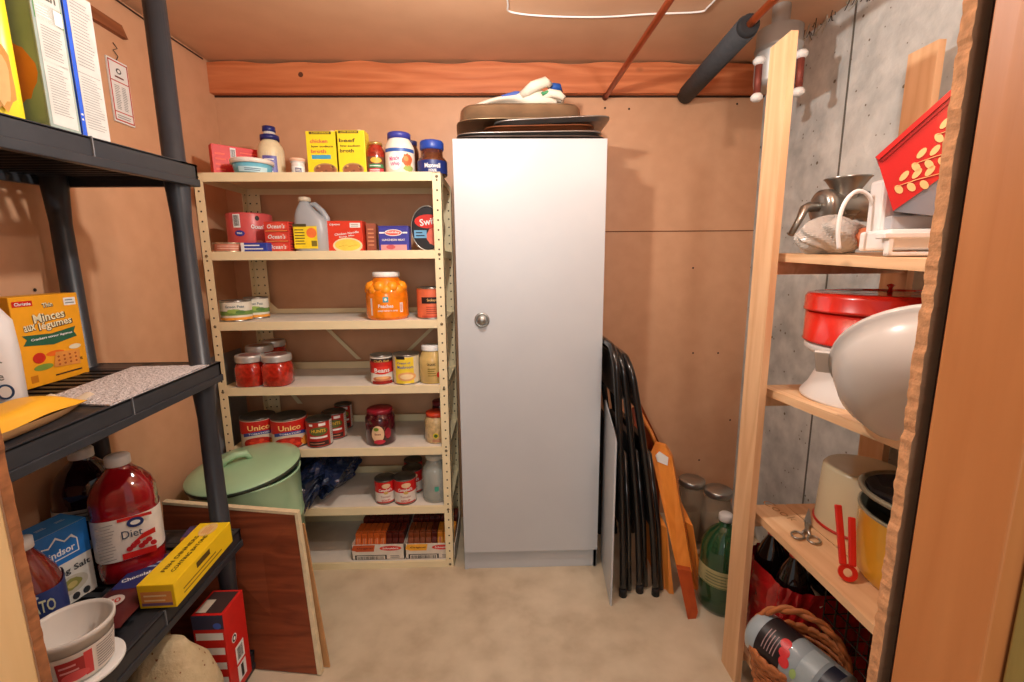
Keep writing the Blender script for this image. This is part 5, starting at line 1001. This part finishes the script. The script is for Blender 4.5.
# red tin box tilted, with leaf pattern
VD = Vector((math.sin(R(42.5)), math.cos(R(42.5)), 0)); HD = Vector((math.cos(R(42.5)), -math.sin(R(42.5)), 0))
def on(px, py, D=1.27): d = ray(px, py); return EYE+d*(D/d.dot(VD))
Aq, Bq, Cq, Dq = on(877, 159), on(966, 80), on(966, 160), on(893, 211); Eq = on(948, 217)
t = thing('red_tin_box', Dq, 'tilted red tin box painted with cream leaf sprigs on the top pine shelf', 'tin')
RT = mat((190, 28, 22), .28, 0, .05, 10, coat=.5); RTD = mat((166, 22, 18), .3, coat=.4)
def lo(p, y=0): return p-Dq+VD*y
b = B(); b.prism([lo(Aq, 0), lo(Bq, 0), lo(Cq, 0), lo(Dq, 0)], VD*.11, RT)
dv = (Bq-Aq).normalized(); nv = VD.cross(dv); nv = nv if nv.z > 0 else -nv
b.prism([lo(Aq, -.004), lo(Bq, -.004), lo(Bq, -.004)-nv*.012, lo(Aq, -.004)-nv*.012+dv*.003], VD*.118, RTD); b.prism([lo(Aq, -.009)+nv*.004, lo(Bq, -.009)+nv*.004, lo(Bq, -.009)-nv*.005, lo(Aq, -.009)-nv*.005], VD*.128, RT); b.done('body', t)
b = B(); b.prism([lo(Dq, .004), lo(Cq, .004), lo(on(966, 219), .004), lo(Eq, .004)], VD*.09, mat((150, 152, 160), .25, .6, .15, 5)); b.done('metal_base', t)
dc = (Cq-Dq).normalized(); nc = dc.cross(VD); nc = nc if nc.z > 0 else -nc
b = B(); m = flat(lo(Dq, -.001), dc, nc); m.N = -VD; lf = mat((232, 180, 120), .5)
for (px, py, n_) in ((916, 180, 3), (934, 157, 4), (958, 127, 4)):
    c0 = on(px, py)-Dq; hu = HD*.97+Vector((0, 0, .12))
    def lp(x, y): q = c0+hu*x+Vector((0, 0, 1))*y; return q-VD*.002
    b.tube([lp(-.03, -.006), lp(0, 0), lp(.04, .004)], .0009, lf, 4)
    for q in range(n_):
        for s_ in (-1, 1):
            ux_, uy_ = -.026+.020*q+(.006 if s_ > 0 else 0), s_*.0125; a = s_*1.0; pts_ = []
            for w_ in range(12):
                th = 2*math.pi*w_/12; lx, ly = .0105*math.cos(th), .0058*math.sin(th); pts_.append(lp(ux_+lx*math.cos(a)-ly*math.sin(a), uy_+lx*math.sin(a)+ly*math.cos(a)))
            b.poly(pts_, lf)
b.done('leaf_pattern', t, flip=False)
# ---- middle shelf goods
z1 = lambda y: rz_(1, y)
t = thing('cake_stand', (.985, 1.13, z1(1.1)), 'white flared plastic pedestal under the round red tin', 'stand')
b = B(); b.lathe([(0, 0), (.172, 0), (.172, .006), (.155, .03), (.138, .07), (.134, .1), (.136, .118), (.165, .124), (.172, .132), (.172, .145), (.16, .15), (0, .15)], mat((222, 218, 214), .4, 0, .04, 8), 44); b.done('pedestal', t)
t = thing('round_cake_tin', (.985, 1.13, z1(1.1)+.151), 'large round bright red tin with a lid on the middle pine shelf', 'tin')
r = .182; RR = mat((216, 34, 20), .25, 0, .05, 8, coat=.6); b = B(); b.lathe([(0, 0), (r*.97, 0), (r*.985, .004), (r*.97, .008), (r*.97, .1), (0, .1)], RR, 56); b.done('body', t)
b = B(); b.lathe([(r*.985, .082), (r, .082), (r, .088), (r*.99, .09), (r*.99, .118), (r*.96, .127), (r*.88, .13), (r*.86, .127), (0, .13)], RR, 56)
m = flat((0, 0, .1305), (1, 0, 0), (0, 1, 0))
for k in range(7): b.ell(m, .09*math.cos(k*.9), .09*math.sin(k*.9), .022, .012, mat((206, 150, 130), .4), .0006, wob=.2); 
b.done('lid', t); b = B(); b.lathe([(0, .128), (.006, .13), (.004, .14), (.009, .148), (0, .152)], RR, 14); b.done('lid_knob', t)
# bowl leaning on side
t = thing('mixing_bowl', (.85, .82, z1(.8)), 'large translucent white plastic bowl standing on its side on the middle pine shelf', 'bowl')
bw = mat((214, 208, 202), .25, 0, .03, 5, trans=.12, coat=.3); R0 = .168
Mb = Matrix.Translation((0, 0, .128)) @ Matrix.Rotation(R(46), 4, 'Z') @ Matrix.Rotation(R(50), 4, 'Y') @ Matrix.Scale(1.13, 4) @ Matrix.Translation((0, 0, -.046))
b = B(); pr = [(0, -.06), (.06, -.059), (.09, -.055), (.12, -.04), (.145, -.015), (.157, .015), (.163, .04), (R0, .042), (R0, .05), (.158, .05), (.153, .02), (.14, -.011), (.116, -.035), (.086, -.05), (0, -.055)]
b.lathe(pr, bw, 56, Mb); b.done('bowl', t)
b = B(); b.box((-.03, -R0-.022, .042), (.03, -R0+.004, .048), bw, .002, Mb @ Matrix.Rotation(R(180), 4, 'Z')); b.done('handle', t)
b = B(); b.lathe([(0, 0), (.11, 0), (.115, .004), (.11, .008), (0, .008)], wood('board_wood', (176, 120, 78), (196, 140, 94), 'x', 8, knots=False), 40); tag(b.done('wooden_disc', loc=(1.04, .74, z1(.74))), 'round wooden board beneath the white bowl on the middle shelf', 'board')
# ---- bottom shelf goods
z2 = lambda y: rz_(2, y)
t = thing('cream_enamel_pot', (1.04, 1.2, z2(1.2)), 'cream enamel pot with a red rim standing upside down on the lowest pine shelf', 'pot')
ce = mat((222, 208, 172), .25, 0, .04, 6, coat=.4); b = B(); b.lathe([(.108, .004), (.1, .172), (.094, .18), (.088, .182), (.075, .178), (0, .178)], ce, 48); b.lathe([(.104, .004), (.09, .01), (0, .012)], ce, 48); b.done('body', t)
b = B(); b.lathe([(.106, 0), (.112, .002), (.112, .007), (.106, .009)], mat((196, 40, 30), .3), 48); b.done('rim', t)
t = thing('yellow_pot', (1.01, .945, z2(.95)), 'yellow enamel stock pot with dark pans nested in its top on the pine shelf', 'pot')
yp = mat((222, 164, 44), .25, 0, .06, 6, coat=.4); gr_ = mat((150, 142, 120), .35, .4, .1); r = .148
b = B(); b.lathe([(0, 0), (r*.9, 0), (r*.97, .015), (r, .05), (r, .165), (r*1.02, .17), (r*1.02, .176), (r*.97, .176), (r*.96, .02), (0, .01)], [yp]*5+[gr_]*3+[BLACK, BLACK], 56); b.done('body', t)
t = thing('dark_roasting_pan', (1.012, .95, z2(.95)+.166), 'dark grey enamel pan with a pale rim nested in the top of the yellow pot', 'pan')
dp = mat((52, 54, 62), .15, 0, .15, 12, coat=.7); b = B(); Md = Matrix.Rotation(R(3), 4, 'Y') @ Matrix.Identity(4)
b.lathe([(0, .004), (r*.8, .004), (r*.93, .03), (r*1.04, .04), (r*1.05, .047), (r*1.01, .052), (r*.95, .045), (r*.86, .02), (0, .014)], [dp, dp, dp, gr_, gr_, gr_, dp, dp], 56, Md); b.done('pan', t)
t = thing('glass_lid', (1.04, .93, z2(.95)+.20), 'clear glass dish standing inside the dark pan on the yellow pot', 'dish'); b = B()
b.lathe([(.03, 0), (.04, .002), (.065, .07), (.069, .072), (.066, .075), (.061, .07), (.036, .005), (0, .004)], GL, 36); b.done('glass', t)
# scissors
t = thing('scissors', (.86, 1.16, z2(1.16)), 'metal scissors with round finger loops lying on the pine shelf by the cream pot', 'scissors', R(-37))
b = B()
for s_ in (-1, 1):
    c_ = (s_*.019, -.03); b.tube([(c_[0]+.015*math.cos(a), c_[1]+.019*math.sin(a), .006) for a in [2*math.pi*k/18 for k in range(18)]], .003, TIN, 8, True)
    b.tube([(s_*.010, -.014, .006), (0, .02, .007+.001*s_), (-s_*.004, .05, .009+.002*s_)], [.004, .005, .0045], TIN, 8)
b.done('handles', t)
b = B(); 
for s_ in (-1, 1): b.prism([(-s_*.004-.006, .045, .009+.003*s_), (-s_*.004+.006, .045, .009+.003*s_), (-s_*.001+.001, .13, .012+.003*s_), (-s_*.001-.001, .13, .012+.003*s_)], (0, 0, .002), TIN)
b.done('blades', t)
# red opener
t = thing('jar_opener', (.832, .972, z2(.96)+.018), 'red plastic jar opener with a round ring end leaning on the yellow pot', 'opener', rot=(R(62), 0, R(-22)))
ro = mat((216, 40, 24), .35, 0, .04); b = B(); n = 24
for k in range(n):
    a0, a1 = 2*math.pi*k/n, 2*math.pi*(k+1)/n; b.hexa([(.020*math.cos(a0), .020*math.sin(a0), .001), (.020*math.cos(a1), .020*math.sin(a1), .001), (.010*math.cos(a1), .010*math.sin(a1), .001), (.010*math.cos(a0), .010*math.sin(a0), .001), (.020*math.cos(a0), .020*math.sin(a0), .008), (.020*math.cos(a1), .020*math.sin(a1), .008), (.010*math.cos(a1), .010*math.sin(a1), .008), (.010*math.cos(a0), .010*math.sin(a0), .008)], ro)
b.done('ring', t)
for s_, L in ((-1, .155), (1, .13)): b = B(); b.box((s_*.009-.0075, .016, .001), (s_*.009+.0075, L, .013), ro, .003, Matrix.Rotation(R(s_*-2), 4, 'Z')); b.done('arm', t)
# ---- below the lowest shelf
t = thing('cola_bottle_pack', (.95, 1.24, .094), 'red plastic-wrapped pack of cola bottles on the floor under the pine shelves', 'pack')
cw = mat((168, 20, 26), .25, 0, .3, 16, .4, coat=.4); b = B()
def cp_(u, v):
    a = 2*math.pi*u; e = 4.; c_, s_ = math.cos(a), math.sin(a); k = 1+.02*math.sin(12*a+9*v)+.018*math.sin(23*a-13*v)
    return (.155*k*math.copysign(abs(c_)**(2/e), c_), .125*k*math.copysign(abs(s_)**(2/e), s_), .33*v)
b.grid(cp_, 72, 14, cw, False, True); b.done('wrap', t)
b = B(); m = flat((-.02, -.128, .1)); b.text(m, 'Coca-Cola', 0, .06, .05, mat((70, 8, 14), .4), .001, w=.16, shear=.35); b.done('printing', t, flip=False)
ck_ = mat((22, 14, 14), .12, 0, .1, coat=.8)
for k in range(6):
    x, y = -.096+.096*(k % 3), -.055+.11*(k//3)
    b = B(); b.lathe([(0, .02), (.045, .02), (.046, .28), (.044, .33), (.03, .37), (.014, .40), (.014, .41), (0, .41)], ck_, 24, c=(x, y)); bo = b.done('cola_bottle', t)
    b = B(); b.lathe([(0, .405), (.016, .405), (.016, .425), (0, .427)], RED, 18, c=(x, y)); b.done('cap', bo)
b = B(); b.grid(lambda u, v: (-.06+.09*u, -.125+.1*v, .34+.012*math.sin(u*7+v*5)-.05*(1-v)), 10, 10, mat((206, 196, 190), .3, 0, .2, 30, .3)); b.done('torn_wrap', t)
# wicker basket
t = thing('wicker_basket', (.775, 1.03, .094), 'brown wicker basket with a hoop handle under the pine shelves', 'basket')
WK = mat((170, 100, 54), .55, 0, .2, 40, .2); b = B()
for L in range(13):
    z = .012+L*.0125; rx, ry = .085+.035*L/12, .075+.03*L/12; n = 40
    b.tube([(rx*math.cos(2*math.pi*k/n)*(1+.02*(-1)**(k+L)), ry*math.sin(2*math.pi*k/n)*(1+.02*(-1)**(k+L)), z) for k in range(n)], .0055, WK, 6, True)
b.done('weave', t)
b = B(); n = 60; b.tube([(.124*math.cos(2*math.pi*k/n), .108*math.sin(2*math.pi*k/n), .178+.006*math.sin(k*1.2)) for k in range(n)], .0075, WK, 8, True); b.tube([(.124*math.cos(2*math.pi*k/n), .108*math.sin(2*math.pi*k/n), .178-.006*math.sin(k*1.2)) for k in range(n)], .0075, WK, 8, True); b.done('rim', t)
b = B()
for s_ in (0, 1): b.tube([(-.124*math.cos(a), .0+.006*math.sin(8*a+s_*3.1), .17+.10*math.sin(a)+.004*math.cos(8*a+s_*3.1)) for a in [math.pi*k/30 for k in range(31)]], .006, WK, 8)
o = b.done('hoop_handle', t); o.rotation_euler = (0, 0, R(-38))
b = B(); b.lathe([(0, .004), (.08, .004), (.08, .01), (0, .01)], WK, 30); b.done('base', t)
t.scale = (.92, .92, 1.3)
# bottle lying in the basket
t = thing('grape_bottle', (.8, .98, .34), 'blue-grey bottle with a dark label of red fruit lying in the wicker basket', 'bottle', rot=(0, 0, 0))
GA = ay(846, 704, .88); GB = ay(785, 652, 1.02); t.location = GA*.4+GB*.6; t.rotation_euler = (GB-GA).to_track_quat('Z', 'Y').to_euler()
bb_ = mat((150, 164, 172), .3, 0, .05, 8, coat=.4); r = .062; b = B(); b.lathe([(0, -.08), (r, -.08), (r, .10), (r*.99, .11), (r*.94, .135), (r*.7, .147), (0, .15)], [bb_, bb_, bb_, bb_, bb_, bb_], 44); b.done('body', t)
bpy.context.view_layer.update(); q = t.matrix_basis.inverted() @ EYE; aa = math.degrees(math.atan2(q.y, q.x))
b = B(); m = cyl(r+.0006, aa); b.rect(m, -.085, .085, .035, .105, mat((34, 28, 30), .4)); b.lines(m, -.03, .03, .05, .09, 5, mat((160, 130, 130), .5), .0012, .3)
for q in range(3): b.ell(m, .018-.020*q, .034-.008*(q-1), .013, .013, mat((206, 56, 60), .35), .0014)
b.ell(m, -.03, .0, .012, .008, mat((150, 180, 110), .5), .0012); b.rect(m, -.05, .06, -.04, -.002, mat((150, 164, 170), .4)); b.rect(m, -.05, .06, -.08, -.05, mat((24, 30, 46), .4)); b.done('paper_label', t, flip=False)
# wire basket
t = thing('wire_basket', (.98, .96, .094), 'dark wire basket standing under the pine shelves behind the wicker one', 'basket'); b = B(); wm_ = mat((62, 54, 46), .4, .7)
x0, x1, y0, y1, hz = -.09, .09, -.14, .14, .42
for k in range(10): z = .01+k*(hz-.01)/9; b.tube([(x0, y0, z), (x1, y0, z), (x1, y1, z), (x0, y1, z)], .0022 if k < 9 else .004, wm_, 6, True)
for k in range(8): q = y0+(y1-y0)*k/7; b.tube([(x0, q, hz), (x0, q, .01), (x1, q, .01), (x1, q, hz)], .002, wm_, 6)
for k in range(1, 5): q = x0+(x1-x0)*k/5; b.tube([(q, y0, hz), (q, y0, .01), (q, y1, .01), (q, y1, hz)], .002, wm_, 6)
b.done('wire_frame', t)
t = thing('wood_block', (.80, 1.20, .094), 'scrap block of light wood on the lowest shelf beside the wooden post', 'wood block'); b = B(); b.box((-.02, -.045, 0), (.02, .045, .03), PINEY, .002); b.done('block', t)
